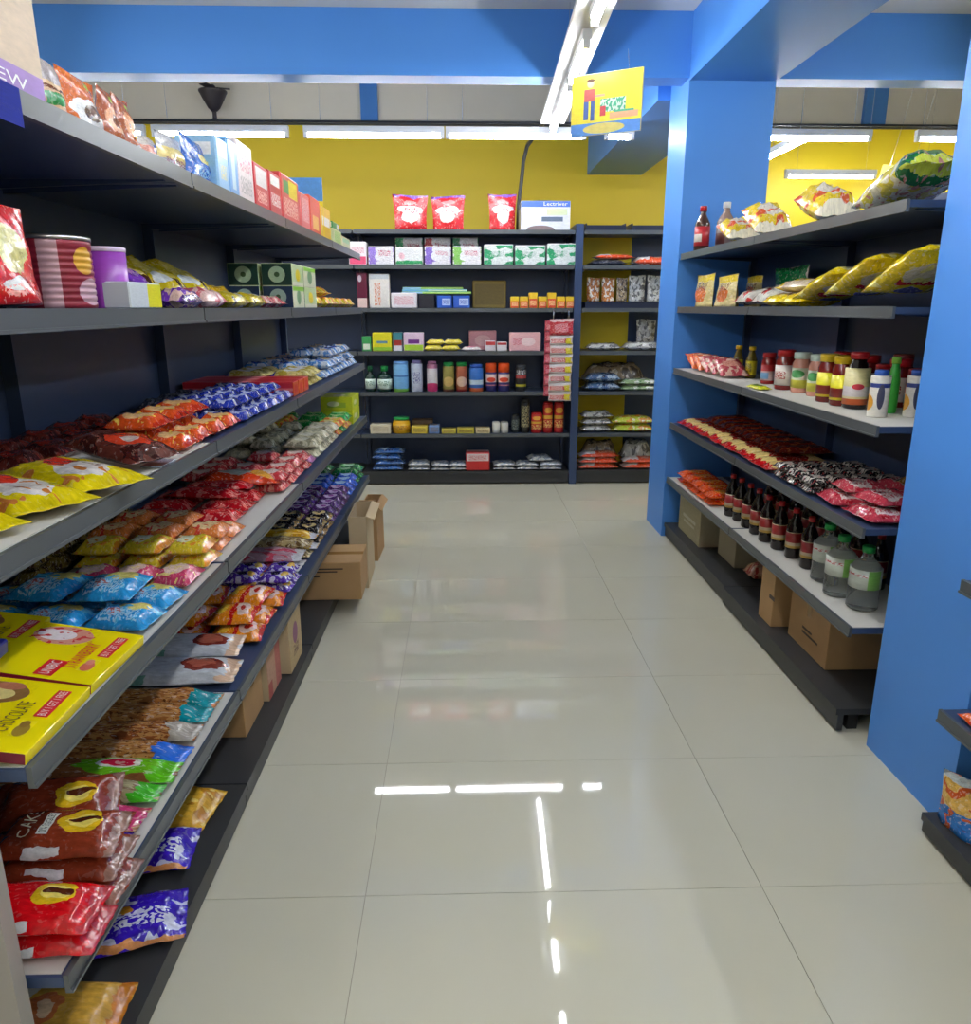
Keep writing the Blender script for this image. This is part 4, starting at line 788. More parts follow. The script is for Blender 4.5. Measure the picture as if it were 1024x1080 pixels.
# top shelf
def on_shelf(side, px, d, z):
    xf, sg, _ = SIDE[side]; return gx(px, gxrow(px, xf + sg * d, z), xf + sg * d)
lab_red = pm('l_redwhite', (190, 40, 44), [('R', .3, .7, .2, .6, (226, 214, 200))], .35, 0)
k1 = bottle('syrup_bottle', 'bottle', .045, .26, mat('brown_syrup', (70, 44, 34), .12, coat=.3), m_redcap, lab_red, .4)
k2 = bottle('syrup_bottle', 'bottle', .055, .29, mat('cloudy_syrup', (150, 124, 110), .12, coat=.3), m_whcap, pm('l_greyred', (150, 130, 124), [('R', .3, .7, .1, .6, (110, 60, 50))], .35, 0), .36)
p = on_shelf('R', 739, .06, r1); put(k1, (p.x, p.y, r1 + .002), -PI / 2, 'dark bottle with red cap on the right top shelf')
p = on_shelf('R', 763, .22, r1); put(k2, (p.x, p.y, r1 + .002), -PI / 2, 'taller bottle with white cap behind the red capped one')
mys = pm('g_yelsoup', (232, 200, 40), [('E', .5, .5, .22, .3, (226, 214, 190)), ('N', 5, .58, (220, 90, 40)), ('R', 0, .12, 0, 1, (240, 230, 200))], .16, .6)
for i, (px, d, L, W, T, a) in enumerate(((777, .10, .24, .19, .09, .35), (806, .12, .26, .20, .10, .5), (868, .16, .28, .2, .12, .35))):
    p = on_shelf('R', px, d, r1)
    put(kit('noodle_bag', 'bag', bag(L, W, T, mys, 90 + i, 14, 10, wr=1.6)), (p.x, p.y, r1 + .003 + abs(math.sin(a)) * L * .42), PI / 2, ['yellow noodle bag beside the bottles on the right top shelf', 'crumpled yellow noodle bag, second on the right top shelf', 'yellow bag alone in the middle of the right top shelf'][i], ry=-a)
mwg = pm('g_whitegreen', (214, 206, 170), [('N', 6, .52, (206, 190, 60)), ('R', .78, .90, 0, 1, (30, 110, 50)), ('R', .90, 1, 0, 1, (206, 214, 60)), ('N', 9, .6, (190, 130, 110))], .14, .8)
p = on_shelf('R', 950, .10, r1)
put(kit('noodle_bag', 'bag', bag(.42, .24, .11, mwg, 95, 18, 12, wr=1.8)), (p.x + .03, p.y, r1 + .03), -PI / 2 - .1, 'pale noodle bag with green tail at the near end of the right top shelf', ry=-.20)
# second shelf
mps = pm('p_yelsmall', (226, 206, 140), [('R', 0, 1, .78, 1, (230, 200, 40)), ('E', .5, .4, .3, .25, (226, 120, 60)), ('T', .2, .8, .5, .75, (120, 80, 50))])
for i, (x0, x1, yt, d) in enumerate(((727, 745, 290, .04), (749, 769, 291, .05), (779, 795, 292, .25))):
    spouch('R', 'spice_pouch', 'pouch', mps, x0, x1, yt, r2, d, .08, ['yellow topped spice pouch nearest the far pillar', 'second yellow topped spice pouch on the right', 'small spice pouch at the rear of the second right shelf'][i], 100 + i)
mww = pm('g_whitered', (226, 222, 210), [('N', 4, .56, (206, 60, 60)), ('R', 0, .2, 0, 1, (236, 206, 60))], .15, .6)
lay('R', 'noodle_bag', 'bag', mww, r2, 3.72, 4.16, .03, .30, 2, 1, 1, .07, 'white and red bag lying on the second right shelf', tilt=.15)
mgwr = pm('p_greenwhitered', (236, 236, 230), [('R', 0, 1, .58, 1, (26, 140, 70)), ('R', 0, 1, 0, .28, (206, 40, 50)), ('T', .2, .8, .3, .55, (150, 150, 150))])
spouch('R', 'flour_bag', 'bag', mgwr, 806, 841, 282, r2, .33, .10, 'green, white and red striped bag standing on the second right shelf', 110)
myn = pm('g_yelnoodle', (236, 206, 20), [('E', .35, .5, .22, .34, (226, 210, 170)), ('R', .52, .62, .2, .8, (206, 36, 30)), ('N', 5, .62, (250, 236, 130)), ('E', .75, .5, .08, .2, (120, 120, 170))], .15, .6)
lay('R', 'noodle_bag', 'bag', myn, r2, 3.36, 3.72, .02, .26, 2, 1, 1, .06, 'small yellow noodle bag at the second right shelf edge', axis='y')
lay('R', 'noodle_bag', 'bag', pm('g_redstripe', (214, 196, 170), [('R', .0, 1, .4, .6, (200, 50, 60)), ('N', 5, .6, (226, 200, 60))], .15, .6), r2 + .062, 3.30, 3.70, .05, .30, 1, 1, 1, .06, 'cream bag with red stripe on top of the yellow bags', axis='y')
for i, (Y, a, z, d) in enumerate(((3.20, .28, .075, .15), (2.89, .36, .10, .14), (2.585, .38, .105, .13))):
    put(kit('noodle_bag', 'bag', bag(.33, .25, .075, myn, 120 + i, 18, 12, wr=1.4)), (RXF + d, Y, r2 + z - .02), PI / 2, ['big yellow noodle bag leaning at the middle of the second right shelf', 'big yellow noodle bag leaning in front of the last one', 'big yellow noodle bag beside the near pillar'][i], ry=a)
# third shelf
mop3 = [pm('g_orangep', (230, 110, 50), [('E', .5, .5, .3, .3, (240, 190, 160)), ('N', 5, .6, (206, 40, 40))]), pm('g_pinkp', (200, 80, 90), [('N', 5, .54, (236, 190, 170)), ('E', .5, .5, .2, .3, (226, 150, 130))])]
for i in range(5):
    put(kit('spice_pack', 'pack', bag(.20, .17, .04, mop3[0 if i < 2 else 1], 130 + i, 12, 8)), (RXF + .13, 4.90 - i * .135, r3 + .045), PI / 2, ['orange', 'orange', 'pink', 'pink', 'cream pink'][i] + ' spice pack leaning near the far pillar, ' + ['first', 'second', 'third', 'fourth', 'fifth'][i] + ' from it', ry=-.42)
kslim = bottle('sauce_bottle', 'bottle', .030, .175, mat('olive_sauce', (110, 96, 30), .12, coat=.3), m_yelcap, pm('l_yellow', (226, 206, 40), [('T', .3, .7, .2, .8, (90, 80, 30))], .35, 0), .5, capr=.019)
for i, (px, py) in enumerate(((777, 397), (791, 399))): stand(r3, kslim, px, py, ['slim yellow capped bottle beside the spice packs', 'slim yellow capped bottle next to the red jars'][i])
lay('R', 'spice_pack', 'pack', pm('g_yelgr', (206, 206, 40), [('E', .5, .5, .3, .3, (120, 150, 40))]), r3, 3.62, 3.80, .015, .09, 1, 1, 1, .02, 'flat yellow sachet at the third right shelf edge', axis='y')
def gjar(key, body, lid, labc, layers, R, H, sq=0.0): return jar('sauce_jar', 'jar', R, H, mat('body_' + key, body, .12, coat=.3), lid, pm('lab_' + key, labc, layers, .35, 0), sq=sq)
jr = gjar('red', (150, 24, 24), m_redcap, (226, 190, 186), [('R', .3, .7, .1, .5, (120, 170, 210)), ('R', 0, 1, .6, 1, (200, 50, 50))], .037, .16)
jr2 = gjar('red2', (120, 26, 24), m_redcap, (226, 216, 206), [('T', .3, .7, .3, .7, (170, 60, 60))], .046, .19)
jw = gjar('wg', (214, 150, 130), mat('pale_lid2', (210, 226, 214), .35), (222, 226, 200), [('E', .35, .8, .1, .3, (200, 50, 50)), ('E', .6, .7, .14, .2, (60, 150, 70)), ('R', 0, 1, 0, .4, (206, 200, 60))], .043, .185)
jy = gjar('yel', (110, 24, 20), m_yelcap, (236, 226, 40), [('R', 0, 1, .1, .48, (130, 30, 24)), ('R', 0, 1, 0, .1, (236, 216, 30))], .042, .20)
jd = bottle('sauce_bottle', 'bottle', .046, .22, m_dkglass, m_redcap, pm('l_whred', (232, 220, 160), [('R', 0, 1, .22, .5, (230, 220, 220)), ('R', 0, 1, 0, .16, (220, 100, 40)), ('E', .7, .5, .08, .08, (206, 40, 60))], .35, 0), .6, (.08, .72), capr=.034)
jg = gjar('goldcap', (40, 24, 18), m_gocap, (120, 130, 70), [], .04, .19)
jm = canister('milk_carton', 'carton', .034, .17, pm('l_milk', (232, 226, 214), [('R', 0, 1, .72, .82, (40, 60, 140)), ('E', .45, .35, .14, .2, (226, 160, 50)), ('E', .7, .5, .06, .3, (60, 60, 90))], .35, 0), m_blcap, .12, .7)
jgr = bottle('sauce_bottle', 'bottle', .022, .21, mat('green_plastic', (60, 176, 60), .3), mat('lime_cap', (130, 190, 60), .35), None, .6, capr=.016)
jdk = gjar('darkred', (40, 16, 14), mat('brown_lid', (120, 40, 30), .35), (200, 196, 150), [('R', 0, 1, .3, .5, (200, 50, 50)), ('R', 0, 1, .1, .3, (226, 226, 220))], .042, .205)
rows = [(jr, 809, 405, 'red jar with blue spot label beside the slim bottles'), (jr2, 826, 411, 'larger red jar with pale label and red lid'), (jw, 843, 414, 'white and green label jar with pale lid, left one'), (jw, 860, 418, 'white and green label jar with pale lid, right one'),
    (jy, 870, 424, 'yellow capped red jar, left of the pair'), (jy, 885, 428, 'yellow capped red jar, right of the pair'), (jd, 900, 431, 'dark bottle with red cap and white label on the third right shelf'),
    (jm, 924, 440, 'white carton with blue cap, left of the green bottle'), (jgr, 938, 436, 'slim bright green bottle between the white cartons'), (jm, 962, 440, 'white carton with blue cap beside the near pillar'), (jdk, 946, 428, 'dark jar with brown lid behind the green bottle'), (jg, 911, 421, 'dark jar with golden lid at the rear of the third right shelf')]
for k, px, py, lb in rows: stand(r3, k, px, py, lb)
for i, Y in enumerate((3.62, 3.50, 3.38, 3.26, 3.14, 3.02, 2.90)): put(jr2 if i % 2 else jr, (RXF + .35, Y, r3 + .002), -PI / 2, 'red lidded jar, %s from the far end of the rear row' % ORD[i], 'rear row of red jars')
# fourth shelf
mno = pm('g_rednoodle', (196, 40, 34), [('R', .10, .30, 0, 1, (232, 200, 130)), ('R', .30, .95, .1, .9, (150, 40, 34)), ('R', .9, 1, 0, 1, (206, 24, 30)), ('R', .72, .9, 0, 1, (236, 206, 130))], .13, .4)
lay('R', 'pasta_pack', 'pack', mno, r4, 3.42, 4.98, .015, .40, 13, 1, 1, .045, 'long red and cream pasta pack on fourth right shelf', jit=.02, fill=.97, crimp=.06)
lay('R', 'pasta_pack', 'pack', pm('g_brownnoodle', (120, 36, 28), [('N', 8, .6, (170, 90, 50))], .13, .4, speck=.1), r4 + .046, 3.6, 4.8, .14, .43, 9, 1, 1, .04, 'long dark red pasta pack topping fourth right shelf', jit=.03, fill=.97, crimp=.06)
mbw = pm('g_blackwhite', (36, 34, 38), [('N', 6, .54, (214, 206, 196)), ('E', .5, .5, .2, .3, (190, 180, 170)), ('N', 7, .66, (190, 60, 60))], .13, .7)
lay('R', 'spice_pack', 'pack', mbw, r4, 2.98, 3.40, .015, .43, 3, 4, 2, .035, 'black and white spice pack on fourth right shelf', jit=.12)
mrw = pm('g_redwhite', (206, 66, 84), [('R', .40, .80, .1, .9, (230, 214, 210)), ('T', .42, .78, .15, .85, (200, 110, 120)), ('N', 5, .62, (176, 24, 40)), ('R', 0, .1, 0, 1, (180, 30, 44))], .14, .6)
lay('R', 'snack_bag', 'bag', mrw, r4, 2.52, 2.97, .02, .43, 2, 2, 1, .05, 'red and white bag on the fourth right shelf', jit=.12, wr=1.4)
lay('R', 'snack_bag', 'bag', mrw, r4 + .051, 2.56, 2.95, .06, .43, 2, 2, 1, .045, 'red and white bag in the upper layer', jit=.25, wr=1.4)
put(kit('snack_bag', 'bag', bag(.2, .14, .045, pm('g_olivebag', (150, 110, 50), [('N', 5, .56, (190, 160, 110))], .14, .6), 140)), (RXF + .34, 2.72, r4 + .102), .4, 'olive brown bag on the rear red and white bags')
# fifth shelf
mor5 = pm('g_orange5', (240, 92, 20), [('E', .5, .5, .26, .34, (250, 150, 40)), ('N', 6, .62, (220, 40, 20)), ('R', 0, .08, 0, 1, (206, 40, 20))], .15, .5)
lay('R', 'snack_bag', 'bag', mor5, r5, 4.22, 4.94, .02, .26, 5, 1, 2, .04, 'bright orange pack ending the fifth right shelf', jit=.08)
kdark = bottle('cola_bottle', 'bottle', .036, .235, m_dkglass, m_redcap, pm('l_cola', (206, 186, 150), [('R', .42, .85, .35, .95, (150, 26, 30)), ('R', .0, 1, 0, .16, (200, 160, 60)), ('R', 0, .3, .3, .9, (190, 170, 140))], .35, 0), .36, (.22, .54), .09, .70, waist=.04)
front = [(770, 544), (779, 549), (788, 556), (797, 563), (807, 571), (820, 579), (835, 588), (851, 599)]
for i, (px, py) in enumerate(front): stand(r5, kdark, px, py, 'dark red-capped bottle, %s in the front row of the fifth right shelf' % ['farthest', 'second', 'third', 'fourth', 'fifth', 'sixth', 'seventh', 'nearest'][i])
for i in range(8): put(kdark, (RXF + .30, 4.02 - i * .16, r5 + .002), -PI / 2, 'dark red-capped bottle, %s from the far end of the rear row' % ORD[i], 'rear row of dark bottles')
kwat = bottle('water_bottle', 'bottle', .058, .25, m_clear, m_grcap, pm('l_water', (206, 212, 200), [('R', .0, 1, .62, .8, (226, 226, 222)), ('T', .3, .7, .64, .78, (190, 60, 60)), ('R', .70, .84, .0, 1, (130, 190, 90))], .3, 0), .34, (.36, .66), .10, .72, n=18)
for i, (px, py) in enumerate(((869, 612), (883, 627), (908, 641))): stand(r5, kwat, px, py, ['clear water bottle with green cap beside the dark bottles', 'middle one of the three clear water bottles', 'clear water bottle nearest the near pillar'][i])
# deck cartons
mg1 = pm('c_greyprint', (156, 146, 112), [('R', .2, .8, .42, .50, (190, 184, 160)), ('R', .25, .75, .30, .36, (186, 178, 150))], .7, 0)
deck_carton((712, 556), (740, 578), .32, .265, [mg1, M_KRAFT3], 'grey brown carton with pale print beside the far pillar', 1, .10)
deck_carton((753, 583), (778, 600), .30, .22, [M_KRAFT3], 'grey carton second from the far pillar on the base deck', 1, .10)
pp = gz(786, 610, .10); put(kit('snack_bag', 'bag', bag(.2, .12, .09, pm('g_redsack', (190, 70, 60), [('N', 4, .5, (220, 160, 130))]), 150)), (pp.x + .10, pp.y, .102), PI, 'red sack squeezed between the base deck cartons')
deck_carton((794, 648), (818, 662), .26, .27, [M_KRAFT, M_KRAFT], 'tall brown carton in the middle of the right base deck', 1, .10, parts=[('hand_hole', MB().box(.03, .09, -.1305, -.1301, .13, .15).mesh('hand_hole', M_INK))])
deck_carton((830, 668), (870, 708), .37, .225, [M_KRAFT], 'large brown carton beside the near pillar', 1, .10, parts=[('printed_mark', MB().box(-.05, .10, -.1856, -.1851, .07, .08).box(-.05, .04, -.1856, -.1851, .09, .10).mesh('printed_mark', M_INK))] + tape(.3, .37, .225))
# unit at the right picture edge
mbo = pm('p_blueorange', (40, 120, 200), [('R', 0, 1, .40, 1, (226, 180, 90)), ('N', 5, .56, (206, 90, 40)), ('R', 0, 1, .86, 1, (200, 210, 214))], .15, .6)
for i in range(3): put(kit('snack_pouch', 'pouch', pouch(.20, .16, .08, mbo, 160 + i)), (1.46, 1.84 - i * .21, .077), -PI / 2 + (.5 if i == 0 else 0), ['blue and orange pouch on the lowest shelf at the right picture edge', 'second blue and orange pouch outside the right picture edge', 'third blue and orange pouch outside the right picture edge'][i])
put(kit('carton', 'carton', cbox(.26, .2, .14, [M_KRAFT])), (1.56, 1.74, .422), -PI / 2, 'brown carton on the middle shelf at the right picture edge')
lay('N', 'snack_bag', 'bag', mor5, .42, 1.3, 1.90, .012, .075, 4, 1, 1, .03, 'orange pack at the right picture edge', axis='y')
lay('N', 'snack_bag', 'bag', mgg, .82, 1.3, 1.93, .01, .3, 4, 1, 1, .03, 'green pack at the right picture edge')
# ---------------------------------------------------------------- BACK shelving
b1, b2, b3, b4, b5, b6 = BZ; b7 = .12
mdet = pm('p_detergent', (214, 26, 36), [('E', .5, .58, .40, .12, (240, 226, 226)), ('E', .5, .40, .26, .20, (244, 236, 230)), ('R', 0, 1, .93, 1, (130, 90, 190)), ('T', .3, .7, .5, .64, (200, 80, 90)), ('E', .5, .80, .2, .06, (240, 150, 150))], .25, .4)
for i, (x0, x1, yt) in enumerate(((418, 453, 205), (457, 491, 206), (515, 544, 204))):
    x, w, h, Y = back_span(x0, x1, yt, b1, .05)
    put(kit('detergent_pouch', 'pouch', pouch(w, h, .11, mdet, 170 + i, flare=.12)), (x, Y + .06, b1 + .002), [.05, -.12, .2][i], ['left', 'middle', 'right'][i] + ' red and white pouch on top of the back shelving')
mpr = pm('b_printer', (222, 224, 232), [('R', 0, 1, .80, 1, (70, 110, 200)), ('R', .42, .86, .30, .46, (96, 110, 130)), ('R', .52, .95, .52, .74, (206, 214, 170)), ('E', .40, .0, .30, .16, (130, 110, 110))], .35, 0)
x, w, h, Y = back_span(548, 598, 212, b1, .04)
put(kit('appliance_box', 'box', cbox(w, .3, h, [mpr, pm('b_printer_e', (206, 208, 220), [('R', 0, 1, .8, 1, (70, 110, 200))], .35, 0)], .003), [('lettering', lettering('Lectriver', m_wpr, lambda a, b: (w * .2 + a * w * .48, -.1512, h * .90 + b * h * .13))), ('lid_flap', mesh('lid_flap', [(-w * .4, -.10, h), (w * .46, -.10, h), (w * .1, .05, h + .03), (-w * .1, .05, h + .03), (-w * .4, .12, h), (w * .46, .12, h)], [(0, 1, 2, 3), (3, 2, 5, 4), (0, 3, 4), (1, 5, 2)], M_DECK))]), (x, Y + .15, b1 + .002), 0, 'white appliance box with blue band on top of the back shelving')
# row 2: pads
def padm(key, acc, right=False): return pm(key, (232, 230, 232), [('R', (.7 if right else 0), (1 if right else .28), 0, 1, acc), ('E', .30, .45, .2, .3, acc), ('E', .42, .5, .18, .28, (236, 234, 236)), ('T', .4, .9, .5, .8, (206, 120, 140))], .35, .1)
mleaf = pm('b_leaf', (226, 232, 228), [('N', 2.2, .52, (24, 160, 100)), ('T', .2, .7, .4, .7, (180, 200, 190))], .35, .1)
bbox('pad_pack', 'pack', [pm('b_pinkwh', (236, 230, 230), [('R', 0, 1, 0, .36, (230, 80, 120)), ('T', .1, .9, .5, .8, (214, 150, 160))], .35, 0)], 371, 390, 255, b2, .02, .14, 'white and pink pack at the left end of the second back row')
for i, (x0, x1, yt, m, lb) in enumerate(((391, 418, 260, padm('b_pad1', (150, 120, 210)), 'white pad pack with violet left side, first one'), (419, 448, 261, pm('b_padg', (232, 232, 230), [('R', 0, 1, 0, .22, (30, 160, 90)), ('E', .2, .5, .1, .2, (240, 190, 200))], .35, .1), 'white pad pack with green bottom edge'),
        (449, 477, 260, padm('b_pad2', (140, 110, 206)), 'white pad pack with violet left side, second one'), (478, 508, 260, padm('b_pad3', (130, 196, 90)), 'white pad pack with lime left side'), (510, 541, 258, mleaf, 'white pack with green leaves, left of three'), (542, 574, 259, mleaf, 'white pack with green leaves, middle of three'), (575, 606, 257, mleaf, 'white pack with green leaves, right of three'))):
    bbox('pad_pack', 'pack', [m, mat('b_padside', (226, 226, 226), .4)], x0, x1, yt, b2, .02, .13, lb)
for i, (x0, x1, m) in enumerate(((419, 448, padm('b_padr1', (40, 160, 100))), (449, 477, padm('b_padr2', (190, 60, 70))), (478, 505, padm('b_padr3', (40, 140, 90))))):
    bbox('pad_pack', 'pack', [m, mat('b_padside', (226, 226, 226), .4)], x0, x1, 250.5, b2, .20, .14, 'tall white pack behind the pad packs, ' + ['green marked left', 'red marked', 'green marked right'][i] + ' one')
# row 3
bbox('carton', 'carton', [pm('b_maroon', (96, 18, 50), [('R', 0, 1, 0, .28, (230, 200, 190)), ('E', .3, .85, .2, .1, (190, 180, 190))], .3, 0)], 378, 389, 288, b3, .02, .10, 'dark maroon carton at the left end of the third back row')
x, w, h, Y = back_span(391, 412, 289, b3, .02)
put(kit('carton', 'carton', cbox(w, .10, h, [pm('b_whor', (226, 220, 212), [('R', 0, 1, .86, 1, (190, 196, 200)), ('T', .24, .56, .06, .74, (214, 120, 70)), ('R', .38, .42, .06, .74, (226, 220, 212))], .3, 0)])), (x, Y + .05, b3 + .002), 0, 'tall white carton with an upright orange print')
bbox('carton', 'carton', [pm('b_whpk', (230, 224, 226), [('T', .1, .9, .2, .8, (220, 160, 170))], .3, 0)], 413, 441, 309, b3, .02, .12, 'low white carton right of the orange printed one')
bbox('carton', 'carton', [mat('dark_card', (40, 40, 48), .4)], 442, 459, 311, b3, .04, .12, 'small dark carton under the toothbrush packs')
mtp = pm('b_paste', (40, 90, 190), [('R', .35, .95, .2, .8, (190, 206, 236)), ('T', .4, .9, .3, .7, (30, 60, 170))], .3, 0)
for i, (x0, x1) in enumerate(((461, 477), (478, 496))): bbox('toothpaste_box', 'box', [mtp], x0, x1, 312, b3, .02, .12, ['left', 'right'][i] + ' blue and white toothpaste box')
mtb = [pm('b_brushg', (150, 206, 80), [('R', 0, .3, 0, 1, (150, 190, 230)), ('R', .3, 1, .4, .6, (226, 236, 210))], .2, 0), pm('b_brushb', (120, 180, 210), [('R', .4, 1, .2, .8, (214, 226, 190))], .2, 0)]
xa, xb_ = gy(423, 305, BYF + .05).x, gy(497, 305, BYF + .05).x; zt = gy(460, 311, BYF + .05).z
for i in range(3): put(kit('toothbrush_pack', 'pack', cbox(xb_ - xa - .04 * i, .05, .018, [mtb[i % 2]], .003)), ((xa + xb_) / 2 - .015 * i, BYF + .085 + .012 * i, max(zt, b3 + .12) + .019 * i), .02 * (i - 1), ['lowest', 'middle', 'top'][i] + ' long green toothbrush pack lying on the cartons')
bbox('carton', 'carton', [pm('b_kraftgold', (150, 126, 50), [('R', .05, .95, .1, .9, (130, 108, 46))], .5, 0)], 498, 534, 296, b3, .18, .14, 'dull golden carton at the rear of the third back row')
myr = pm('b_yelred', (236, 196, 40), [('R', 0, 1, 0, .62, (220, 70, 40)), ('T', .1, .9, .15, .5, (250, 220, 160))], .3, 0)
for i in range(7): bbox('soap_box', 'box', [myr], 538 + i * 9.7, 547 + i * 9.7, 309 if i in (2, 4) else 313, b3, .02, .07, 'yellow and red soap box, %s from the left on the third back shelf' % ORD[i], 'yellow and red soap boxes')
# row 4
for i, (x0, x1, yt, base, L, lb, d) in enumerate((
    (381, 391, 355, (60, 150, 80), [('R', .1, .9, .1, .5, (226, 230, 210))], 'small green box at the left end of the fourth back row', .02),
    (392, 413, 351, (226, 214, 40), [('R', .2, .8, .42, .56, (90, 130, 160)), ('R', 0, 1, 0, .2, (150, 200, 60))], 'yellow box in the fourth back row', .02),
    (414, 424, 351, (60, 130, 140), [('R', 0, 1, .3, .6, (170, 50, 40)), ('R', 0, 1, 0, .3, (226, 220, 226))], 'narrow teal and red box', .02),
    (425, 447, 351, (230, 200, 220), [('R', .2, .8, .4, .64, (120, 50, 140)), ('R', 0, 1, 0, .34, (170, 206, 60))], 'pink and lime box with purple word panel', .02),
    (494, 524, 349, (214, 150, 156), [('E', .5, .5, .3, .3, (226, 180, 180))], 'dusty pink box at the rear of the fourth back row', .16),
    (512, 523, 360, (226, 220, 220), [('R', 0, 1, .6, 1, (206, 60, 60))], 'tiny white box with red top', .03),
    (524, 535, 361, (232, 224, 224), [('R', 0, 1, .7, 1, (190, 50, 60))], 'tiny white box beside the pink soap box', .03),
    (537, 571, 351, (236, 180, 180), [('E', .6, .5, .24, .24, (244, 214, 210)), ('T', .1, .4, .3, .7, (220, 120, 130))], 'pale pink soap box in the fourth back row', .02))):
    bbox('carton', 'carton', [pm('b4_%d' % i, base, L, .3, 0)], x0, x1, yt, b4, d, .11, lb)
mz = pm('g_yelpurp', (226, 206, 60), [('E', .4, .6, .24, .3, (190, 190, 226)), ('T', .3, .7, .3, .7, (110, 80, 160))], .2, .4)
for i, X in enumerate((-.25, -.10)):
    put(kit('soap_pack', 'pack', bag(.17, .10, .05, mz, 180 + i)), (X, BYF + .08, b4 + .003), 0, ['left', 'right'][i] + ' yellow and violet soap pack in the fourth back row')
    put(kit('soap_pack', 'pack', bag(.17, .10, .045, mz, 182 + i)), (X + .02, BYF + .09, b4 + .055), .05, 'yellow and violet soap pack lying on the ' + ['left', 'right'][i] + ' lower one')
put(kit('soap_pack', 'pack', bag(.18, .09, .035, pm('g_whpinkf', (236, 222, 220), [('R', .3, .7, .2, .8, (220, 130, 150))], .25, .2), 184)), (.08, BYF + .07, b4 + .003), 0, 'flat white and pink pack left of the tiny boxes')
# sachet strip
xs, ws, hs, Ys = back_span(574, 606, 336, .80, -.035)
strip = empty('sachet_strip', (xs + .01, BYF - .085, b3 - .04)); tag(strip, 'hanging strip of red and white sachets at the back shelving post', 'sachet strip')
link('hook', MB().tube([(.06, .075, .03), (.06, 0, .02), (.06, -.012, -.02), (.06, 0, -.05)], .003, 6).mesh('hook', M_CHROME), strip)
msa = pm('m_sachet', (226, 206, 200), [('R', .06, .70, .16, .62, (196, 60, 66)), ('R', .70, .96, .05, .7, (226, 206, 40)), ('T', .1, .66, .2, .6, (240, 200, 190)), ('R', 0, 1, .80, 1, (238, 232, 228))], .2, .5)
msh = pm('m_sachet_head', (206, 56, 66), [('R', 0, 1, .82, 1, (226, 190, 190)), ('T', .2, .8, .2, .7, (236, 170, 170))], .2, .5)
link('header_card', pouch(.22, .135, .02, msh, 190, 6, 6, 0, 'header_card'), strip, (-.0, 0, -.18))
for i in range(7): link('sachet', pouch(.215, .078, .022, msa, 191 + i, 6, 5, 0, 'sachet'), strip, (.004 * math.sin(i), -.002 * (i % 2), -.26 - i * .0795), (0, 0, .03 * math.sin(i * 2)))
rs = empty('sachet_strip', (xs - .055, BYF - .04, b3 - .04)); tag(rs, 'second strip of pink red sachets hanging behind the front one', 'sachet strip')
link('hook', MB().tube([(0, .03, .03), (0, 0, .02), (0, -.008, -.02), (0, 0, -.05)], .003, 6).mesh('hook', M_CHROME), rs)
for i in range(7): link('sachet', pouch(.16, .09, .02, pm('m_sachet2', (206, 70, 90), [('R', .1, .9, .2, .6, (226, 130, 140))], .2, .5), 200 + i, 6, 5, 0, 'sachet'), rs, (0, 0, -.15 - i * .092))
# row 5: sprays
def bcan(x0, x1, yt, body, cap, label, caph=.16, capk=.9, kind=0, d=.07, z=b5):
    x, w, h, Y = back_span(x0, x1, yt, z, d); R = w / 2 * .97
    k = canister('spray_can', 'can', R, h, body, cap, caph, capk) if kind == 0 else bottle('lotion_bottle', 'bottle', R, h, body, cap, kind if kind != 1 else None, .42, (.12, .5), .2, .66)
    return put(k, (x, Y, z + .002), 0, label)
lotl = pm('l_lotion', (210, 226, 214), [('T', .35, .65, .3, .8, (60, 110, 80))], .35, 0)
bcan(383, 394, 386, mat('dark_green_bottle', (20, 50, 40), .15), mat('dkgreen_cap', (20, 84, 56), .35), 'dark green lotion bottle beside the left upright', kind=lotl)
bcan(396, 412, 386, mat('dark_green_bottle', (20, 50, 40), .15), m_grcap, 'dark green lotion bottle with bright green cap', kind=lotl)
def canm(key, base, L): return pm(key, base, L, .3, 0)
bcan(413, 430, 381, canm('s_talcb', (120, 180, 226), [('R', 0, 1, .55, .6, (50, 100, 170)), ('R', 0, 1, 0, .12, (130, 200, 80))]), mat('ltblue_cap', (110, 160, 214), .35), 'light blue talc can in the spray row', .10, .97)
bcan(432, 445, 380, canm('s_lil', (200, 206, 222), [('T', .4, .6, .3, .7, (120, 120, 170))]), mat('lilac_cap', (150, 140, 196), .35), 'pale lilac talc bottle', .10, .8)
bcan(449, 461, 381, canm('s_wpink', (226, 220, 222), [('E', .5, .16, .3, .16, (220, 60, 120)), ('R', 0, 1, .85, 1, (180, 110, 140))]), mat('mauve_cap', (170, 110, 140), .35), 'white talc bottle with pink flowers', .10, .8)
bcan(466, 479, 382, canm('s_olive', (150, 140, 70), [('E', .5, .4, .16, .2, (214, 180, 110)), ('R', 0, 1, 0, .1, (110, 60, 40))]), m_grcap, 'olive spray can with green cap', .14)
bcan(480, 493, 382, canm('s_redol', (170, 90, 60), [('E', .5, .4, .16, .2, (226, 190, 170)), ('R', 0, 1, 0, .1, (140, 30, 30))]), m_grcap, 'reddish spray can with green cap', .14)
bcan(494, 510, 384, canm('s_bluor', (50, 110, 190), [('R', 0, 1, .3, .5, (210, 226, 236)), ('R', 0, 1, 0, .16, (230, 110, 60))]), m_blcap, 'blue spray can with orange foot', .14)
for i, (x0, x1) in enumerate(((512, 524), (525, 538))): bcan(x0, x1, 383, canm('s_ornavy', (44, 44, 110), [('R', 0, 1, .48, .9, (236, 206, 190)), ('E', .5, .62, .14, .12, (230, 70, 40)), ('R', 0, 1, .3, .36, (206, 120, 130))]), mat('orange_cap', (236, 84, 26), .35), ['left', 'right'][i] + ' navy spray can with orange cap', .32, .98)
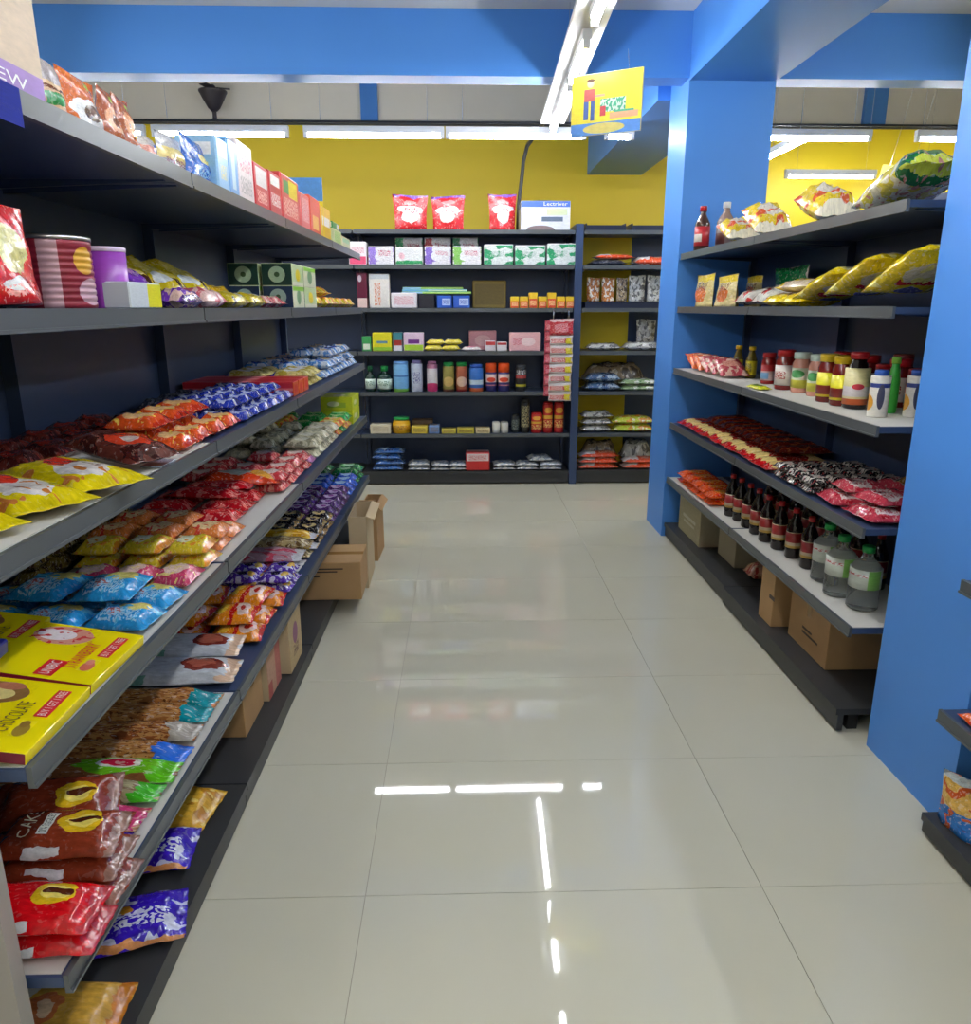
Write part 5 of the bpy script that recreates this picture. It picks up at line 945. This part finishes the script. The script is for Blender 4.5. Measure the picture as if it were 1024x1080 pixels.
bcan(544, 556, 385, canm('s_black', (40, 40, 40), [('R', 0, 1, .55, .68, (190, 70, 70)), ('R', 0, 1, .2, .3, (200, 190, 50)), ('T', .3, .7, .7, .9, (200, 200, 200))]), mat('grey_cap', (70, 74, 80), .35), 'black can with yellow band in the spray row', .10)
# row 6
bbox('carton', 'carton', [pm('b6_w', (214, 204, 176), [('T', .1, .9, .3, .8, (170, 150, 120))], .4, 0)], 386, 409, 448, b6, .02, .12, 'low cream carton at the left end of the sixth back row')
put(kit('stick_bundle', 'bundle', bag(.26, .08, .05, pm('g_sticks', (110, 90, 50), [('N', 9, .55, (60, 50, 30))], .4, .5), 210)), (-.72, BYF + .22, b6 + .003), .2, 'brown stick bundle behind the cream carton')
x, w, h, Y = back_span(411, 430, 440, b6, .09)
put(jar('round_tub', 'tub', w / 2, h, mat('yellow_tub', (226, 170, 20), .35), m_grcap, pm('l_tub', (232, 180, 20), [('T', .3, .7, .2, .8, (150, 90, 20))], .35, 0)), (x, Y, b6 + .002), 0, 'round yellow tub with green lid in the sixth back row')
for i, (x0, x1, yt, base, lb, d) in enumerate(((431, 455, 443, (90, 66, 46), 'brown wooden box at the rear of the sixth back row', .16), (431, 449, 450, (226, 200, 70), 'flat yellow box beside the round tub', .02), (450, 462, 449, (110, 140, 190), 'small blue box in the sixth back row', .02), (464, 480, 453, (214, 196, 70), 'flat yellow packet, left of the strip', .02), (481, 500, 452, (206, 190, 60), 'flat yellow packet, middle of the strip', .02), (501, 517, 452, (226, 206, 150), 'flat cream packet, right of the strip', .02))):
    bbox('carton', 'carton', [pm('b6_%d' % i, base, [('T', .1, .9, .2, .8, (120, 90, 50))], .4, 0)], x0, x1, yt, b6, d, .11, lb)
for i in range(4): put(kit('paper_roll', 'roll', lathe([(.032, 0), (.034, .004), (.034, .085), (.03, .09)], mat('white_roll', (214, 210, 196), .6), 12)), (.30 + (i % 2) * .075, BYF + .06 + (i // 2) * .075, b6 + .002), 0, 'short white roll on the sixth back row, %s one' % ['front left', 'front right', 'rear left', 'rear right'][i], 'white rolls on the sixth back row')
bcan(540, 549, 437, canm('s_dk1', (34, 40, 42), [('T', .2, .8, .2, .8, (130, 140, 130))]), M_BLACK, 'short dark can beside the white rolls', .1, z=b6)
bcan(550, 560, 421, canm('s_dk2', (36, 34, 30), [('T', .2, .8, .2, .9, (170, 160, 120))]), M_BLACK, 'tall dark can in the sixth back row', .1, z=b6)
mrc = canm('s_redcan', (196, 34, 34), [('R', 0, 1, .5, .62, (226, 180, 60)), ('T', .3, .7, .2, .45, (240, 200, 120)), ('E', .5, .8, .14, .1, (230, 170, 60))])
for i, (x0, x1, yt) in enumerate(((561, 574, 435), (574, 585, 424), (586, 597, 424))): bcan(x0, x1, yt, mrc, m_redcap, ['short red can beside the dark can', 'tall red can, left of the pair', 'tall red can, right of the pair'][i], .08, z=b6)
# row 7
mbl7 = pm('g_bluepack7', (60, 110, 180), [('N', 4, .54, (170, 196, 220)), ('N', 6, .62, (24, 40, 90))], .2, .6)
for i in range(4): put(kit('wipe_pack', 'pack', bag(.27, .2, .05, mbl7, 220 + i % 3)), (-.68 + .02 * (i % 2), BYF + .12, b7 + .003 + i * .0505), .08 * math.sin(i * 2), 'blue wipe pack at the left of the lowest back row, %s from below' % ORD[i], 'blue wipe packs')
mwg7 = pm('g_whgrey', (206, 206, 200), [('N', 5, .54, (140, 150, 160)), ('T', .2, .8, .2, .8, (90, 110, 150))], .25, .6)
def flats(X0, X1, n, m, nz, label, T=.03):
    w = (X1 - X0) / n
    for k in range(nz):
        for i in range(n): put(kit('flat_pack', 'pack', bag(w * .95, .20, T, m, 230 + (i + k) % 3)), (X0 + (i + .5) * w, BYF + .12, b7 + .003 + k * T * 1.03), .05 * math.sin(i * 3 + k), label + (', %s from left' % ORD[i] if n > 1 else '') + (', ' + ['lower', 'upper'][k] if nz > 1 else ''), label)
flats(-.50, -.30, 1, mwg7, 2, 'white and blue flat pack beside the blue wipe packs', .04); flats(-.29, .04, 2, mwg7, 2, 'grey white flat pack left of the red box', .035); flats(.27, .90, 3, mwg7, 2, 'grey white flat pack right of the red box', .035)
put(kit('flat_pack', 'pack', bag(.22, .2, .05, mwg7, 235)), (.70, BYF + .14, b7 + .075), .1, 'grey white pack topping the right heap')
bbox('carton', 'carton', [pm('b7_red', (206, 40, 40), [('R', 0, 1, .55, 1, (232, 214, 210)), ('T', .1, .9, .6, .9, (220, 120, 120))], .35, 0)], 490, 517, 478, b7, .02, .16, 'red carton with white top on the lowest back row')
# right back bay: brushes and pouches
mtray = mat('navy_tray', (30, 36, 56), .4)
for i, (X, w) in enumerate(((1.22, .34), (1.62, .36))):
    put(kit('display_tray', 'tray', MB().box(-w / 2, w / 2, 0, .26, 0, .012).box(-w / 2, w / 2, 0, .01, .012, .045).box(-w / 2, w / 2, .25, .26, .012, .06).box(-w / 2, -w / 2 + .01, .01, .25, .012, .06).box(w / 2 - .01, w / 2, .01, .25, .012, .06).mesh('tray', mtray)), (X, BYF + .06, b1 + .002), 0, ['left', 'right'][i] + ' dark tray on top of the shelving beside the far pillar')
mbrs = pm('g_brush', (236, 90, 50), [('R', 0, .42, .1, .9, (238, 230, 226)), ('T', .5, .9, .2, .8, (250, 190, 160))], .2, .5)
def bayrow(z, items):
    for (X0, X1, T, m, nz, label, d) in items:
        for k in range(nz): put(kit('wrapped_pack', 'pack', bag(X1 - X0 - .012, .19, T, m, 240 + k)), ((X0 + X1) / 2, BYF + d + .11, z + .003 + k * T * 1.03), .02 * math.sin(k * 2 + X0 * 9), label + (', %s from below' % ORD[k] if nz > 1 else ''), label if nz > 1 else None)
mclr = [pm('g_clr%d' % i, b_, [('N', 5, .54, c1), ('N', 7, .62, c2)], .15, .7) for i, (b_, c1, c2) in enumerate((((190, 190, 186), (110, 110, 110), (226, 226, 226)), ((60, 90, 130), (150, 170, 190), (30, 40, 60)), ((150, 176, 130), (226, 230, 220), (70, 120, 60)), ((160, 140, 110), (90, 80, 70), (206, 196, 176)), ((206, 130, 70), (236, 226, 210), (120, 80, 50)), ((196, 206, 60), (226, 150, 60), (236, 236, 190))))]
mnav = pm('g_navypk', (34, 40, 58), [('N', 5, .6, (120, 120, 130))], .3, .5)
bayrow(b2, [(1.08, 1.42, .05, mnav, 1, 'dark pack under the orange brush packs', .02), (1.10, 1.45, .04, mbrs, 1, 'white and orange brush pack lying at the second row, left', .21), (1.46, 1.80, .075, mbrs, 1, 'white and orange brush pack lying at the second row, right', .03)])
put(kit('wrapped_pack', 'pack', bag(.36, .16, .04, mbrs, 244)), (1.30, BYF + .12, b2 + .056), .04, 'white and orange brush pack on the dark pack')
for i, (X, w, m) in enumerate(((1.14, .12, mclr[4]), (1.27, .12, mclr[4]), (1.39, .1, mclr[3]), (1.52, .15, mclr[0]), (1.68, .15, mclr[0]))):
    put(kit('snack_pouch', 'pouch', pouch(w, .20 if i < 3 else .22, .07, m, 250 + i)), (X, BYF + .12, b3 + .056), 0, ['orange white', 'orange brown', 'tan', 'clear white', 'pale'][i] + ' pouch standing in the dark tray beside the far pillar')
put(kit('display_tray', 'tray', MB().box(-.34, .34, 0, .24, 0, .05).mesh('tray', mtray)), (1.40, BYF + .02, b3 + .002), 0, 'dark tray carrying the orange pouches')
bayrow(b4, [(1.08, 1.42, .06, mclr[0], 1, 'clear grey pack under the yellow board, left', .05), (1.40, 1.78, .07, mclr[0], 1, 'clear grey pack under the yellow board, right', .03)])
put(kit('snack_pouch', 'pouch', pouch(.18, .26, .08, mclr[0], 256)), (1.66, BYF + .30, b4 + .002), 0, 'pale pouch standing in the shade right of the yellow board')
bayrow(b5, [(1.07, 1.42, .075, mclr[1], 2, 'dark blue pack in the fifth row beside the far pillar', .02), (1.38, 1.76, .05, mclr[2], 2, 'green and white pack in the fifth row beside the far pillar', .015)])
put(kit('wrapped_pack', 'pack', bag(.62, .16, .22, mclr[3], 257)), (1.38, BYF + .32, b5 + .005), .02, 'long tan pack behind the dark blue packs')
bayrow(b6, [(1.06, 1.36, .06, mclr[0], 3, 'grey clear pack in the sixth row beside the far pillar', .03), (1.33, 1.74, .07, mclr[5], 2, 'lime and orange pack in the sixth row beside the far pillar', .01)])
bayrow(b7, [(1.05, 1.42, .05, mbrs, 3, 'white and orange brush pack in the left stack of the lowest row', .02), (1.45, 1.80, .05, mbrs, 2, 'white and orange brush pack in the right stack of the lowest row', .02)])
put(kit('wrapped_pack', 'pack', bag(.36, .17, .22, mclr[3], 258)), (1.27, BYF + .29, b7 + .01), 0, 'brown grey pack behind the left brush packs')
put(kit('wrapped_pack', 'pack', bag(.30, .16, .22, mclr[0], 259)), (1.62, BYF + .29, b7 + .01), 0, 'clear grey pack behind the right brush packs')
# ================================================================ SIGNS AND FAN
def hang_sign(label, a, b, c_, d_, Ya, Yb, wires):
    """board given by its left and right pixel edges; the two edges hang at distances Ya and Yb"""
    p0, p1, q0, q1 = gy(*a, Ya), gy(*b, Ya), gy(*c_, Yb), gy(*d_, Yb)
    w = math.hypot(q0.x - p0.x, q0.y - p0.y); h = ((p0.z - p1.z) + (q0.z - q1.z)) / 2
    ctr = (p0 + p1 + q0 + q1) / 4; rz = math.atan2(q0.y - p0.y, q0.x - p0.x)
    roll = math.atan2((q0.z + q1.z - p0.z - p1.z) / 2, w)
    art = pm('m_shopper', (240, 222, 60), [('R', 0, 1, 0, .20, (80, 140, 214)), ('E', .48, .10, .30, .085, (214, 200, 110)), ('E', .27, .84, .05, .06, (214, 170, 140)), ('E', .27, .90, .06, .03, (80, 50, 40)), ('R', .18, .34, .56, .76, (190, 90, 90)), ('R', .34, .48, .62, .66, (206, 150, 130)),
        ('R', .18, .25, .26, .56, (70, 100, 170)), ('R', .28, .34, .24, .56, (60, 90, 160)), ('R', .42, .78, .36, .58, (206, 222, 214)), ('T', .42, .78, .36, .58, (60, 170, 130)), ('R', .42, .50, .30, .46, (206, 70, 80)), ('R', .56, .96, .24, .34, (232, 170, 130)), ('R', .62, .90, .34, .37, (70, 180, 140))], .4, 0)
    o = put(kit('hanging_sign', 'sign', cbox(w, .012, h, [art, mat('sign_edge', (226, 220, 180), .5)], .001), []), (ctr.x, ctr.y, ctr.z - h / 2), rz, label, None, 0, -roll)
    for s in (-.3, .3): link('hanging_wire', MB().tube([(s * w, 0, h), (s * w * .9, 0, h + wires)], .0012, 4).mesh('wire', M_CHROME), o)
    return o
hang_sign('hanging yellow and blue sign picturing a shopper with a trolley', (604, 82), (603, 145), (679, 70), (674, 138), 4.32, 4.12, .09)
hang_sign('smaller hanging yellow sign beyond the right shelving', (926, 173), (921, 205), (966, 177), (962, 207), 6.6, 6.4, 1.2)
pf = gy(217, 129, 8.3)
fan = empty('fan', (pf.x, 8.62, LEDGE_Z + .03)); tag(fan, 'dark fan motor with flared foot on the ledge of the yellow wall', 'fan')
mfan = mat('dark_fan_metal', (66, 62, 68), .4)
link('foot', lathe([(.075, 0), (.07, .02), (.03, .07)], mfan, 16, 'foot'), fan)
link('stem', lathe([(.022, .05), (.022, .16)], mfan, 12, 'stem'), fan)
link('motor_housing', lathe([(.03, .14), (.06, .17), (.105, .25), (.13, .30), (.14, .315), (.14, .33), (.05, .335)], mfan, 20, 'motor_housing'), fan)
for i in range(3):
    a = i * 2.094 + .25
    o = link('blade', MB().box(.04, .17, -.04, .04, 0, .006).mesh('blade', mfan), fan, (0, 0, .352), (.1, 0, a))
link('hub', lathe([(.03, .33), (.03, .37), (.015, .385)], mfan, 12, 'hub'), fan)
sp = gy(683, 105, 6.3)
tag(link('speaker', cbox(.10, .09, .16, [M_DECK], .006), None, (1.24, 6.55, sp.z - .06), (0, 0, .0)), 'small dark loudspeaker on the blue beam behind the hanging sign', 'speaker')
